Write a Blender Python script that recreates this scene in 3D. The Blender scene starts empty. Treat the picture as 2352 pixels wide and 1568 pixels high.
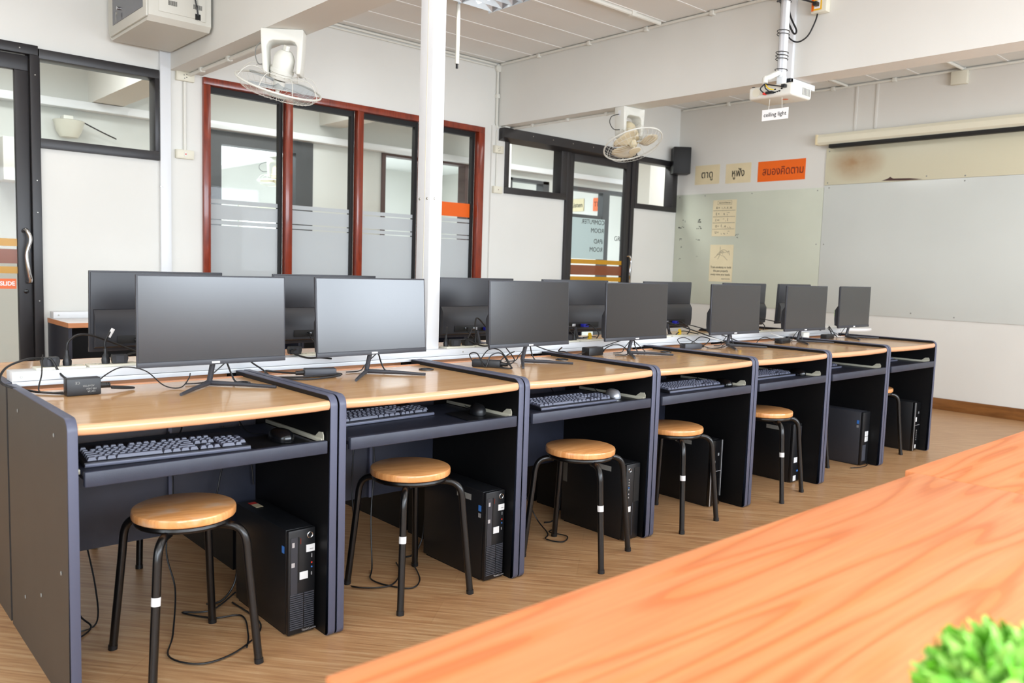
import bpy, bmesh, math, random
from mathutils import Vector, Matrix
S = bpy.context.scene
C = S.collection
PI = math.pi
rnd = random.Random(7)

# ------------------------------------------------------------ camera
cam = bpy.data.cameras.new('camera'); co = bpy.data.objects.new('camera', cam); C.objects.link(co)
yaw, pit, rol = 0.836558148, 0.0895914077, 0.031627853
cy, sy, cp, sp = math.cos(yaw), math.sin(yaw), math.cos(pit), math.sin(pit)
fw = Vector((cy*cp, sy*cp, -sp)); rt = Vector((sy, -cy, 0)); up = rt.cross(fw)
r2 = math.cos(rol)*rt + math.sin(rol)*up; u2 = -math.sin(rol)*rt + math.cos(rol)*up
M = Matrix(((r2.x, u2.x, -fw.x, -0.51665), (r2.y, u2.y, -fw.y, -2.1917), (r2.z, u2.z, -fw.z, 1.1654), (0, 0, 0, 1)))
co.matrix_world = M
cam.sensor_width = 36.0; cam.lens = 1881.33/2352*36
cam.clip_start = 0.05; cam.clip_end = 100
cam.dof.use_dof = True; cam.dof.focus_distance = 3.4; cam.dof.aperture_fstop = 4.2
S.camera = co

# ------------------------------------------------------------ world, view, large lights
w = bpy.data.worlds.new('world'); S.world = w; w.use_nodes = True
w.node_tree.nodes['Background'].inputs[0].default_value = (0.86, 0.93, 1.0, 1)
w.node_tree.nodes['Background'].inputs[1].default_value = 2.2
S.view_settings.view_transform = 'Standard'; S.view_settings.look = 'None'
S.view_settings.gamma = 1; S.view_settings.use_curve_mapping = False
S.view_settings.exposure = -0.05

def area(name, loc, rot, sx, sy_, power, col=(1, 1, 1), spread=180):
    l = bpy.data.lights.new(name, 'AREA'); l.shape = 'RECTANGLE'; l.size = sx; l.size_y = sy_
    l.energy = power; l.color = col; l.spread = math.radians(spread)
    o = bpy.data.objects.new(name, l); C.objects.link(o); o.location = loc; o.rotation_euler = rot
    return o
DAY = (0.81, 0.90, 1.0); WARM = (1.0, 0.985, 0.95)
# daylight through the four windows of the near wall (they face +Y into the room)
for i, x in enumerate((-1.9, 0.5, 2.9, 5.1)):
    area('window_daylight', (x, -4.36, 1.72), (PI/2, 0, 0), 2.0, 1.45, 130, DAY)
# daylight through the left wall's window
area('window_daylight', (-3.66, -1.2, 1.75), (0, -PI/2, 0), 1.5, 3.0, 55, DAY)
# ceiling fluorescent fittings of the classroom (the lit louvre panels)
for (x, y) in ((3.14, 1.95), (3.14, -1.2), (0.2, 1.95), (0.2, -1.2), (5.9, 1.95), (5.9, -1.2)):
    area('fluorescent_tubes', (x, y, 2.985), (0, 0, 0), 0.5, 1.1, 10, WARM)
# unseen lamps added to brighten the corridor and the classroom across it
for x in (0.5, 3.5, 6.5, 9.5):
    area('corridor_fill', (x, 4.5, 3.0), (0, 0, 0), 1.2, 0.6, 42, (0.98, 0.99, 1.0))
for x in (3.0, 7.0):
    area('far_room_fill', (x, 8.4, 3.0), (0, 0, 0), 2.4, 2.4, 190, (0.82, 0.91, 1.0))

# ------------------------------------------------------------ materials
MAT = {}
def lin(c):
    return tuple(((v/255)/12.92 if v/255 <= .04045 else (((v/255)+.055)/1.055)**2.4) for v in c)
def base(name):
    m = bpy.data.materials.new(name); m.use_nodes = True
    nt = m.node_tree; b = nt.nodes['Principled BSDF']; MAT[name] = m
    return m, nt, b
def mat(name, c, rough=.5, metal=0, spec=.5, coat=0, noise=0, nscale=30, bump=0, bscale=200, emit=None):
    m, nt, b = base(name); L = lin(c)
    b.inputs['Base Color'].default_value = (*L, 1); b.inputs['Roughness'].default_value = rough
    b.inputs['Metallic'].default_value = metal; b.inputs['Specular IOR Level'].default_value = spec
    b.inputs['Coat Weight'].default_value = coat
    if emit:
        b.inputs['Emission Color'].default_value = (*lin(emit[0]), 1); b.inputs['Emission Strength'].default_value = emit[1]
    if noise:
        tc = nt.nodes.new('ShaderNodeTexCoord'); n = nt.nodes.new('ShaderNodeTexNoise'); n.inputs['Scale'].default_value = nscale
        n.inputs['Detail'].default_value = 6
        r = nt.nodes.new('ShaderNodeValToRGB'); r.color_ramp.elements[0].position = .3; r.color_ramp.elements[1].position = .7
        r.color_ramp.elements[0].color = (*[v*(1-noise) for v in L], 1); r.color_ramp.elements[1].color = (*[min(1, v*(1+noise*.6)) for v in L], 1)
        nt.links.new(tc.outputs['Object'], n.inputs['Vector']); nt.links.new(n.outputs['Fac'], r.inputs['Fac']); nt.links.new(r.outputs['Color'], b.inputs['Base Color'])
    if bump:
        tc = nt.nodes.new('ShaderNodeTexCoord'); n = nt.nodes.new('ShaderNodeTexNoise'); n.inputs['Scale'].default_value = bscale
        bp = nt.nodes.new('ShaderNodeBump'); bp.inputs['Strength'].default_value = bump; bp.inputs['Distance'].default_value = .002
        nt.links.new(tc.outputs['Object'], n.inputs['Vector']); nt.links.new(n.outputs['Fac'], bp.inputs['Height']); nt.links.new(bp.outputs['Normal'], b.inputs['Normal'])
    return m
def wood(name, cols, scale=(1, 1, 1), rot=0, rough=.35, coat=0, sc=3.0, dist=1.5, planks=None, spec=.5):
    """streaky grain: noise stretched along X of the (rotated) object space, optional plank tint by brick cells"""
    m, nt, b = base(name); N = nt.nodes; Lk = nt.links
    tc = N.new('ShaderNodeTexCoord'); mp = N.new('ShaderNodeMapping'); mp.inputs['Rotation'].default_value = (0, 0, rot)
    mp2 = N.new('ShaderNodeMapping'); mp2.inputs['Scale'].default_value = scale
    Lk.new(tc.outputs['Object'], mp.inputs['Vector']); Lk.new(mp.outputs[0], mp2.inputs['Vector'])
    n = N.new('ShaderNodeTexNoise'); n.inputs['Scale'].default_value = sc; n.inputs['Detail'].default_value = 8
    n.inputs['Roughness'].default_value = .62; n.inputs['Distortion'].default_value = dist
    Lk.new(mp2.outputs[0], n.inputs['Vector'])
    r = N.new('ShaderNodeValToRGB'); e = r.color_ramp.elements
    e[0].position = .28; e[1].position = .72
    e[0].color = (*lin(cols[0]), 1); e[1].color = (*lin(cols[-1]), 1)
    if len(cols) == 3:
        k = e.new(.5); k.color = (*lin(cols[1]), 1)
    Lk.new(n.outputs['Fac'], r.inputs['Fac']); out = r.outputs['Color']
    if planks:
        br = N.new('ShaderNodeTexBrick'); br.inputs['Scale'].default_value = 1
        br.inputs['Brick Width'].default_value = planks[0]; br.inputs['Row Height'].default_value = planks[1]
        br.inputs['Mortar Size'].default_value = planks[3]; br.inputs['Mortar Smooth'].default_value = .1; br.offset = .37
        br.inputs['Color1'].default_value = (1, 1, 1, 1); br.inputs['Color2'].default_value = (*planks[2], 1); br.inputs['Mortar'].default_value = (*planks[4], 1)
        Lk.new(mp.outputs[0], br.inputs['Vector'])
        mx = N.new('ShaderNodeMix'); mx.data_type = 'RGBA'; mx.blend_type = 'MULTIPLY'; mx.inputs[0].default_value = 1
        Lk.new(out, mx.inputs[6]); Lk.new(br.outputs['Color'], mx.inputs[7]); out = mx.outputs[2]
    Lk.new(out, b.inputs['Base Color']); b.inputs['Roughness'].default_value = rough; b.inputs['Coat Weight'].default_value = coat
    b.inputs['Coat Roughness'].default_value = .08; b.inputs['Specular IOR Level'].default_value = spec
    return m
def film(name, c, alpha, rough=.9, transl=.0):
    """partly see-through film or glass: mix of transparent and a surface"""
    m = bpy.data.materials.new(name); m.use_nodes = True; nt = m.node_tree; N = nt.nodes; N.clear(); MAT[name] = m
    o = N.new('ShaderNodeOutputMaterial'); mx = N.new('ShaderNodeMixShader'); t = N.new('ShaderNodeBsdfTransparent')
    t.inputs[0].default_value = (*lin(c), 1) if alpha < .3 else (1, 1, 1, 1)
    d = N.new('ShaderNodeBsdfPrincipled'); d.inputs['Base Color'].default_value = (*lin(c), 1); d.inputs['Roughness'].default_value = rough
    mx.inputs[0].default_value = alpha; nt.links.new(t.outputs[0], mx.inputs[1]); nt.links.new(mx.outputs[0], o.inputs[0])
    if transl:
        tr = N.new('ShaderNodeBsdfTranslucent'); tr.inputs[0].default_value = (*lin(c), 1); m2 = N.new('ShaderNodeMixShader'); m2.inputs[0].default_value = transl
        nt.links.new(d.outputs[0], m2.inputs[1]); nt.links.new(tr.outputs[0], m2.inputs[2]); nt.links.new(m2.outputs[0], mx.inputs[2])
    else:
        nt.links.new(d.outputs[0], mx.inputs[2])
    return m
def glassmat(name, tint=(252, 254, 253)):
    m = bpy.data.materials.new(name); m.use_nodes = True; nt = m.node_tree; N = nt.nodes; N.clear(); MAT[name] = m
    o = N.new('ShaderNodeOutputMaterial'); mx = N.new('ShaderNodeMixShader'); t = N.new('ShaderNodeBsdfTransparent'); t.inputs[0].default_value = (*lin(tint), 1)
    g = N.new('ShaderNodeBsdfGlossy'); g.inputs['Roughness'].default_value = .03; f = N.new('ShaderNodeFresnel'); f.inputs['IOR'].default_value = 1.35
    ge = N.new('ShaderNodeNewGeometry'); iv = N.new('ShaderNodeMath'); iv.operation = 'SUBTRACT'; iv.inputs[0].default_value = 1; nt.links.new(ge.outputs['Backfacing'], iv.inputs[1])
    ml = N.new('ShaderNodeMath'); ml.operation = 'MULTIPLY'; nt.links.new(f.outputs[0], ml.inputs[0]); nt.links.new(iv.outputs[0], ml.inputs[1])
    nt.links.new(ml.outputs[0], mx.inputs[0]); nt.links.new(t.outputs[0], mx.inputs[1]); nt.links.new(g.outputs[0], mx.inputs[2]); nt.links.new(mx.outputs[0], o.inputs[0])
    return m

mat('wall_paint', (226, 225, 219), .75, noise=.03, nscale=1.6, bump=.12, bscale=60)
mat('wall_paint_warm', (222, 219, 212), .75, noise=.03, nscale=1.6)
mat('ceiling_paint', (233, 233, 229), .8, noise=.02, nscale=2)
mat('joint_strip', (238, 237, 233), .6)
mat('white_metal', (226, 228, 230), .32, spec=.5)
mat('white_plastic', (226, 225, 216), .45)
mat('cream_plastic', (226, 222, 204), .5, noise=.04, nscale=8)
mat('grey_cabinet', (214, 212, 202), .5)
mat('black_frame', (40, 38, 40), .38, spec=.5)
mat('black_gasket', (14, 14, 14), .6)
mat('desk_panel', (38, 41, 54), .42, noise=.12, nscale=14, bump=.15, bscale=400)
mat('desk_edge_lit', (80, 83, 102), .42)  # cool daylight on the edging is mixed into this bluish grey
mat('desk_panel_lit', (60, 57, 54), .4, noise=.1, nscale=10, bump=.15, bscale=400)  # panel laminate painted lighter and warmer, as lit on the outer left side
mat('desk_panel_shaded', (9, 9, 11), .5, spec=.3, noise=.1, nscale=6)  # panel laminate painted near black to stand for shade inside the desks
mat('tray_face', (44, 48, 62), .45, noise=.12, nscale=20, bump=.2, bscale=500)
mat('black_plastic', (18, 19, 22), .42)
mat('black_gloss', (14, 14, 16), .18)
mat('dark_grey_plastic', (50, 51, 57), .45)
mat('monitor_back', (44, 45, 50), .38)
mat('screen', (18, 17, 20), .22, spec=.5, noise=.12, nscale=7); MAT['screen'].node_tree.nodes['Principled BSDF'].inputs['IOR'].default_value = 1.76
mat('keycap', (98, 100, 116), .42)
mat('kb_case', (30, 30, 35), .4)
mat('cable_black', (20, 20, 22), .45)
mat('cable_white', (226, 226, 222), .5)
mat('vga_blue', (35, 42, 170), .45)
mat('tag_yellow', (236, 196, 40), .5)
mat('tape_grey', (140, 140, 136), .6, noise=.15, nscale=60)
mat('sticker_white', (228, 228, 228), .5)
mat('sticker_blue', (60, 120, 200), .4)
mat('sticker_red', (220, 60, 50), .5)
mat('sticker_beige', (214, 196, 160), .5)
mat('chrome', (210, 210, 212), .15, metal=1)
mat('steel', (180, 178, 170), .35, metal=1)
mat('silver', (200, 202, 206), .3, metal=.6)
mat('slide_rail', (186, 182, 164), .45)
mat('stool_steel', (11, 10, 11), .28, spec=.6)
mat('grille', (66, 68, 76), .45)
mat('sign_orange', (240, 104, 10), .6)
mat('sign_orange_pale', (240, 120, 70), .6)
mat('sign_cream', (226, 210, 172), .6, noise=.05, nscale=6)
mat('paper_cream', (230, 216, 180), .7, noise=.04, nscale=5)
mat('paper_white', (250, 250, 250), .6)
mat('ink_black', (26, 24, 22), .6)
mat('ink_grey', (96, 92, 84), .6)
mat('ink_brown', (120, 40, 20), .6)
mat('white_letter', (250, 250, 250), .5)
mat('whiteboard', (213, 216, 211), .22, noise=.03, nscale=1.2)
mat('whiteboard_green', (202, 205, 188), .3, noise=.05, nscale=2)
mat('smudge', (216, 219, 214), .3)
mat('screen_case', (226, 220, 198), .5)
mat('screen_slot', (20, 19, 18), .6)
mat('plant_green', (112, 190, 44), .5, noise=.35, nscale=40)
mat('plant_light', (168, 226, 104), .5, noise=.2, nscale=40)
mat('pot_white', (236, 236, 232), .4)
mat('fan_white', (222, 221, 212), .4)
mat('fan_cream', (222, 208, 176), .4)
mat('wire_white', (216, 214, 204), .45)
mat('baseboard_wood', (128, 82, 40), .35, noise=.2, nscale=12)
mat('brown_stripe_wall', (190, 180, 160), .7)
mat('desk_white_top', (236, 232, 230), .35)
mat('table_underside', (70, 60, 54), .6)
mat('louvre', (225, 235, 246), .12, metal=.9)
mat('tube_lit', (255, 255, 255), .5, emit=((235, 244, 255), 6))
mat('lamp_glass', (206, 204, 190), .3)
mat('far_dark', (66, 68, 70), .5)
mat('far_red', (74, 48, 42), .5)
mat('smoked_glass', (96, 98, 106), .12)
mat('yellow_label', (244, 190, 40), .5)
mat('corridor_paint', (204, 205, 200), .8)
mat('daylight_pane', (255, 255, 255), .5, emit=((240, 246, 255), 2.2))
wood('floor_vinyl', [(152, 108, 74), (186, 144, 102), (206, 174, 134)], (1.0, 22, 1), math.radians(50), .36, 0, 3.2, .5, planks=(1.2, .18, (.95, .92, .89), .002, (.9, .87, .83)))
wood('desk_maple', [(196, 148, 98), (212, 166, 114), (222, 180, 130)], (1, 14, 1), 0, .22, .35, 1.6, .8)
wood('desk_edge_maple', [(208, 150, 110), (220, 166, 126)], (1, 10, 8), 0, .32, .3, 2, .5)
def cherry():
    m, nt, b = base('table_cherry'); N = nt.nodes; L = nt.links
    tc = N.new('ShaderNodeTexCoord'); mp = N.new('ShaderNodeMapping'); mp.inputs['Scale'].default_value = (.55, 5.5, 1); L.new(tc.outputs['Object'], mp.inputs[0])
    n = N.new('ShaderNodeTexNoise'); n.inputs['Scale'].default_value = 1.5; n.inputs['Detail'].default_value = 1.2; n.inputs['Distortion'].default_value = .15; L.new(mp.outputs[0], n.inputs['Vector'])
    # contour lines of the stretched noise give flowing cathedral grain
    k = N.new('ShaderNodeMath'); k.operation = 'MULTIPLY'; k.inputs[1].default_value = 9; L.new(n.outputs['Fac'], k.inputs[0])
    f = N.new('ShaderNodeMath'); f.operation = 'FRACT'; L.new(k.outputs[0], f.inputs[0])
    r = N.new('ShaderNodeValToRGB'); e = r.color_ramp.elements; e[0].position = 0; e[0].color = (*lin((212, 122, 66)), 1); e[1].position = 1; e[1].color = (*lin((220, 134, 76)), 1)
    q = e.new(.10); q.color = (*lin((212, 122, 70)), 1); q = e.new(.30); q.color = (*lin((224, 140, 88)), 1); q = e.new(.7); q.color = (*lin((228, 146, 94)), 1); L.new(f.outputs[0], r.inputs[0])
    mp2 = N.new('ShaderNodeMapping'); mp2.inputs['Scale'].default_value = (1.5, 60, 1); L.new(tc.outputs['Object'], mp2.inputs[0])
    n2 = N.new('ShaderNodeTexNoise'); n2.inputs['Scale'].default_value = 2.5; n2.inputs['Detail'].default_value = 6; L.new(mp2.outputs[0], n2.inputs['Vector'])
    r2_ = N.new('ShaderNodeValToRGB'); r2_.color_ramp.elements[0].position = .3; r2_.color_ramp.elements[0].color = (.84, .8, .76, 1); r2_.color_ramp.elements[1].position = .65; L.new(n2.outputs['Fac'], r2_.inputs[0])
    mx = N.new('ShaderNodeMix'); mx.data_type = 'RGBA'; mx.blend_type = 'MULTIPLY'; mx.inputs[0].default_value = .8; L.new(r.outputs[0], mx.inputs[6]); L.new(r2_.outputs[0], mx.inputs[7])
    L.new(mx.outputs[2], b.inputs['Base Color']); b.inputs['Roughness'].default_value = .45; b.inputs['Specular IOR Level'].default_value = .35
cherry()
wood('stool_wood', [(204, 132, 72), (232, 164, 102), (242, 186, 130)], (1, 12, 1), .3, .28, .4, 5, 1)
wood('red_wood', [(96, 32, 18), (128, 46, 24), (150, 58, 30)], (6, 6, .8), 0, .28, .3, 4, 1)
wood('orange_wood', [(200, 132, 86), (218, 152, 106)], (1, 8, 8), 0, .4, 0, 3, 1)
wood('trim_wood', [(110, 68, 32), (146, 96, 50)], (8, 1, 8), 0, .3, .2, 3, 1)
film('frost', (206, 210, 212), .86, .7, .35)
film('film_orange', (238, 100, 4), .96, .5)
film('film_yellow', (206, 150, 20), .88, .3)
film('film_brown', (140, 74, 40), .86, .3)
film('film_bluewhite', (206, 220, 222), .93, .6)
film('clear_plastic', (235, 238, 240), .14, .3)
glassmat('glass')

# ------------------------------------------------------------ mesh helpers
class MB:
    def __init__(s): s.bm = bmesh.new()
    def _add(s, verts, faces):
        vs = [s.bm.verts.new(v) for v in verts]
        fs = []
        for f in faces:
            try: fs.append(s.bm.faces.new([vs[i] for i in f]))
            except ValueError: pass
        return vs, fs
    def box(s, x0, x1, y0, y1, z0, z1, bev=0, mtx=None, seg=2):
        if x0 > x1: x0, x1 = x1, x0
        if y0 > y1: y0, y1 = y1, y0
        if z0 > z1: z0, z1 = z1, z0
        v = [(x0, y0, z0), (x1, y0, z0), (x1, y1, z0), (x0, y1, z0), (x0, y0, z1), (x1, y0, z1), (x1, y1, z1), (x0, y1, z1)]
        f = [(3, 2, 1, 0), (4, 5, 6, 7), (0, 1, 5, 4), (1, 2, 6, 5), (2, 3, 7, 6), (3, 0, 4, 7)]
        vs, fs = s._add(v, f)
        if bev:
            es = {e for fc in fs for e in fc.edges}
            r = bmesh.ops.bevel(s.bm, geom=list(es), offset=bev, segments=seg, profile=.5, affect='EDGES', clamp_overlap=True)
            vs = list({v for fc in r['faces'] for v in fc.verts} | {v for v in vs if v.is_valid})
        if mtx is not None: bmesh.ops.transform(s.bm, matrix=mtx, verts=vs)
        return s
    def prism(s, pts, axis, a, b, mtx=None):
        """extrude a 2D outline along axis: 'x' uses (y,z), 'y' uses (x,z), 'z' uses (x,y)"""
        def P(p, t):
            return {'x': (t, p[0], p[1]), 'y': (p[0], t, p[1]), 'z': (p[0], p[1], t)}[axis]
        n = len(pts); v = [P(p, a) for p in pts] + [P(p, b) for p in pts]
        f = [tuple(range(n))[::-1], tuple(range(n, 2*n))] + [(i, (i+1) % n, n+(i+1) % n, n+i) for i in range(n)]
        vs, fs = s._add(v, f)
        bmesh.ops.recalc_face_normals(s.bm, faces=fs)
        if mtx is not None: bmesh.ops.transform(s.bm, matrix=mtx, verts=vs)
        return s
    def tube(s, pts, r, seg=8, closed=False, smooth=0, rads=None, caps=True):
        pts = [Vector(p) for p in pts]
        if smooth: pts = catmull(pts, smooth, closed)
        n = len(pts)
        if n < 2: return s
        T = []
        for i in range(n):
            a = pts[(i-1) % n] if (closed or i > 0) else pts[0]; b = pts[(i+1) % n] if (closed or i < n-1) else pts[-1]
            d = b-a; T.append(d.normalized() if d.length > 1e-9 else Vector((0, 0, 1)))
        ref = Vector((0, 0, 1)) if abs(T[0].z) < .9 else Vector((1, 0, 0))
        u = T[0].cross(ref).normalized(); rings = []
        for i in range(n):
            u = (u - T[i]*u.dot(T[i]));
            u = u.normalized() if u.length > 1e-6 else T[i].orthogonal().normalized()
            v = T[i].cross(u); rr = rads[i] if rads else r
            rings.append([s.bm.verts.new(pts[i]+(u*math.cos(2*PI*k/seg)+v*math.sin(2*PI*k/seg))*rr) for k in range(seg)])
        m = n if closed else n-1
        for i in range(m):
            A, B = rings[i], rings[(i+1) % n]
            for k in range(seg):
                s.bm.faces.new((A[k], A[(k+1) % seg], B[(k+1) % seg], B[k]))
        if not closed and caps:
            s.bm.faces.new(rings[0][::-1]); s.bm.faces.new(rings[-1])
        return s
    def lathe(s, prof, c=(0, 0, 0), seg=32, mtx=None, caps=True):
        rings = []; allv = []
        for (r, z) in prof:
            ring = [s.bm.verts.new((c[0]+r*math.cos(2*PI*k/seg), c[1]+r*math.sin(2*PI*k/seg), c[2]+z)) for k in range(seg)]
            rings.append(ring); allv += ring
        fs = []
        for A, B in zip(rings, rings[1:]):
            for k in range(seg): fs.append(s.bm.faces.new((A[k], A[(k+1) % seg], B[(k+1) % seg], B[k])))
        if caps:
            fs.append(s.bm.faces.new(rings[0][::-1])); fs.append(s.bm.faces.new(rings[-1]))
        bmesh.ops.recalc_face_normals(s.bm, faces=fs)
        if mtx is not None: bmesh.ops.transform(s.bm, matrix=mtx, verts=allv)
        return s
    def build(s, name, m, parent=None, label=None, sharp=35, smooth=True):
        me = bpy.data.meshes.new(name); s.bm.to_mesh(me); s.bm.free()
        me.materials.append(MAT[m] if isinstance(m, str) else m)
        if smooth:
            me.polygons.foreach_set('use_smooth', [True]*len(me.polygons)); me.set_sharp_from_angle(angle=math.radians(sharp))
        o = bpy.data.objects.new(name, me); C.objects.link(o)
        if parent is not None: o.parent = parent
        if label: o['label'] = label
        return o
def catmull(p, k, closed=False):
    out = []; n = len(p)
    rng = range(n if closed else n-1)
    for i in rng:
        if closed: a, b, c, d = p[(i-1) % n], p[i], p[(i+1) % n], p[(i+2) % n]
        else: a, b, c, d = p[max(i-1, 0)], p[i], p[i+1], p[min(i+2, n-1)]
        for j in range(k):
            t = j/k
            out.append(.5*((2*b)+(c-a)*t+(2*a-5*b+4*c-d)*t*t+(3*b-a-3*c+d)*t**3))
    if not closed: out.append(p[-1].copy())
    return out
def tag(o, label, cat, group=None):
    o['label'] = label; o['category'] = cat
    if group: o['group'] = group
    return o
def thing(name, label, cat, loc=(0, 0, 0), rz=0, group=None, rot=None):
    o = bpy.data.objects.new(name, None); C.objects.link(o); o.location = loc
    o.rotation_euler = rot if rot else (0, 0, rz); o.empty_display_size = .05
    return tag(o, label, cat, group)
def struct(o): o['kind'] = 'structure'; return o
def copy_tree(o, parent=None):
    c = o.copy(); C.objects.link(c)
    if parent is not None: c.parent = parent
    for ch in list(o.children): copy_tree(ch, c)
    return c
def dup(root, loc, rz, label, scale=None):
    c = copy_tree(root); c.location = loc; c.rotation_euler = (0, 0, rz); c['label'] = label
    if scale: c.scale = scale
    return c
def text(body, size, m, parent, mtx, align='CENTER', ext=.0004, name='lettering', bold=0, width=None):
    cu = bpy.data.curves.new('txt', 'FONT'); cu.body = body; cu.size = size; cu.align_x = align; cu.align_y = 'CENTER'; cu.extrude = ext; cu.offset = bold
    cu.resolution_u = 3
    o = bpy.data.objects.new('txt', cu); C.objects.link(o)
    dg = bpy.context.evaluated_depsgraph_get(); me = bpy.data.meshes.new_from_object(o.evaluated_get(dg))
    bpy.data.objects.remove(o); me.name = name
    if width:
        xs_ = [v.co.x for v in me.vertices]
        if xs_:
            k = width/(max(xs_)-min(xs_))
            for v in me.vertices: v.co.x *= k
    me.transform(mtx); me.materials.clear(); me.materials.append(MAT[m])
    ob = bpy.data.objects.new(name, me); C.objects.link(ob)
    if parent is not None: ob.parent = parent
    return ob
def frame3(origin, xdir, ydir):
    x = Vector(xdir).normalized(); y = Vector(ydir).normalized(); z = x.cross(y)
    return Matrix(((x.x, y.x, z.x, origin[0]), (x.y, y.y, z.y, origin[1]), (x.z, y.z, z.z, origin[2]), (0, 0, 0, 1)))

YB, XR, XL, YN, ZC = 3.75, 7.37, -3.6, -4.3, 3.05
# ------------------------------------------------------------ room shell
struct(MB().box(XL-.1, 12, YN-.1, 12, -.1, 0).build('floor', 'floor_vinyl', smooth=False))
m = MB().box(XL-.1, 12, YN-.1, 12, ZC, ZC+.1)
ceil = struct(m.build('ceiling', 'ceiling_paint', smooth=False))
m = MB()
y = 3.66
while y > YN:
    for (a, b) in ((XL, 1.57), (1.80, 4.57), (4.78, XR)):
        m.box(a, b, y-.011, y+.011, ZC-.0035, ZC+.002)
    y -= .367
m.build('joint_strip', 'joint_strip', ceil, smooth=False)

def wall_with_holes(name, x0, x1, y0, y1, z1, holes, m='wall_paint'):
    """wall slab along X with rectangular holes (xa, xb, za, zb)"""
    mb = MB(); xs_ = sorted({x0, x1} | {h[0] for h in holes} | {h[1] for h in holes})
    for a, b in zip(xs_, xs_[1:]):
        cx = (a+b)/2; cuts = sorted([(h[2], h[3]) for h in holes if h[0] < cx < h[1]]); z = 0
        for (za, zb) in cuts:
            if za > z: mb.box(a, b, y0, y1, z, za)
            z = zb
        if z < z1: mb.box(a, b, y0, y1, z, z1)
    bmesh.ops.remove_doubles(mb.bm, verts=mb.bm.verts, dist=1e-5)
    return struct(mb.build(name, m, smooth=False))
wall_with_holes('wall_back', XL, XR+.1, YB, YB+.12, ZC, [(-1.1, .76, 0, 2.445), (.76, 1.49, 1.83, 2.44), (1.80, 4.405, .95, 2.445), (4.66, 5.50, 1.87, 2.455), (5.50, 6.57, 0, 2.455), (6.57, 7.33, 1.87, 2.445)])
struct(MB().box(XR, XR+.1, YN-.1, YB, 0, ZC).build('wall_right', 'wall_paint_warm', smooth=False))
NW = [(-2.95, -.85, .95, 2.45), (-.55, 1.55, .95, 2.45), (1.85, 3.95, .95, 2.45), (4.15, 6.05, .95, 2.45)]
wall_with_holes('wall_near', XL, XR, YN-.1, YN, ZC, NW)
lw = MB()
for a, b, z0, z1 in ((YN, -2.75, 0, ZC), (.35, YB, 0, ZC), (-2.75, .35, 0, .95), (-2.75, .35, 2.5, ZC)): lw.box(XL-.1, XL, a, b, z0, z1)
struct(lw.build('wall_left', 'wall_paint', smooth=False))
for i, (a, b, c, d) in enumerate(NW):
    m = MB()
    for (p, q, r, s_) in ((a, b, c, c+.05), (a, b, d-.05, d), (a, a+.05, c, d), (b-.05, b, c, d), ((a+b)/2-.025, (a+b)/2+.025, c, d)): m.box(p, q, YN-.07, YN-.01, r, s_)
    struct(m.build('window_%d' % (11+i), 'black_frame', smooth=False))
# beams (run across the room, parallel to the board wall)
struct(MB().box(1.57, 1.80, YN, YB, 2.453, ZC).build('trim_1', 'wall_paint', smooth=False))
struct(MB().box(4.575, 4.785, YN, YB, 2.48, ZC).build('trim_2', 'wall_paint', smooth=False))
struct(MB().box(4.50, 4.66, YB-.02, YB, 0, 2.48).build('trim_3', 'wall_paint', smooth=False))
bb = MB(); bb.box(XR-.015, XR, YN, YB, 0, .105, .003); struct(bb.build('baseboard_right', 'trim_wood'))

# ------------------------------------------------------------ red timber window (four panes)
RW = struct(MB().box(1.80, 4.405, YB-.03, YB+.10, 2.395, 2.445, .003).build('window_2', 'red_wood'))
def red(a, b, c, d, n='mullion'):
    MB().box(a, b, YB-.03, YB+.03, c, d, .003).build(n, 'red_wood', RW)
red(1.80, 1.85, .95, 2.395, 'jamb'); red(4.335, 4.405, .95, 2.395, 'jamb'); MB().box(1.85, 4.335, YB-.03, YB+.03, .95, .99, .003).build('sill', 'red_wood', RW)
mull = [(2.432, 2.488), (3.06, 3.115), (3.695, 3.75)]
for a, b in mull: red(a, b, .99, 2.395)
ed = [1.85] + [v for a in mull for v in a] + [4.335]
for i in range(4):
    a, b = ed[2*i], ed[2*i+1]; g = MB()
    for q in ((a, b, 2.353, 2.395), (a, b, .99, 1.012), (a, a+.012, 1.012, 2.353), (b-.03, b, 1.012, 2.353)): g.box(q[0], q[1], YB+.0305, YB+.075, q[2], q[3])
    fr = g.build('pane_frame', 'black_gasket', RW, smooth=False)
    MB().box(a+.01, b-.02, YB+.050, YB+.056, 1.0, 2.36).build('glass_pane', 'glass', fr, smooth=False)
    f = MB()
    for (z0, z1) in ((1.569, 1.600), (1.455, 1.560), (1.417, 1.447), (1.012, 1.409)): f.box(a+.012, b-.03, YB+.0465, YB+.048, z0, z1)
    f.build('frosted_film', 'frost', fr, 'frosted film in bands across the lower glass', smooth=False)
    if i == 3: MB().box(a+.012, b-.03, YB+.0465, YB+.048, 1.617, 1.742).build('orange_film', 'film_orange', fr, 'orange rectangular sticker', smooth=False)

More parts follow.
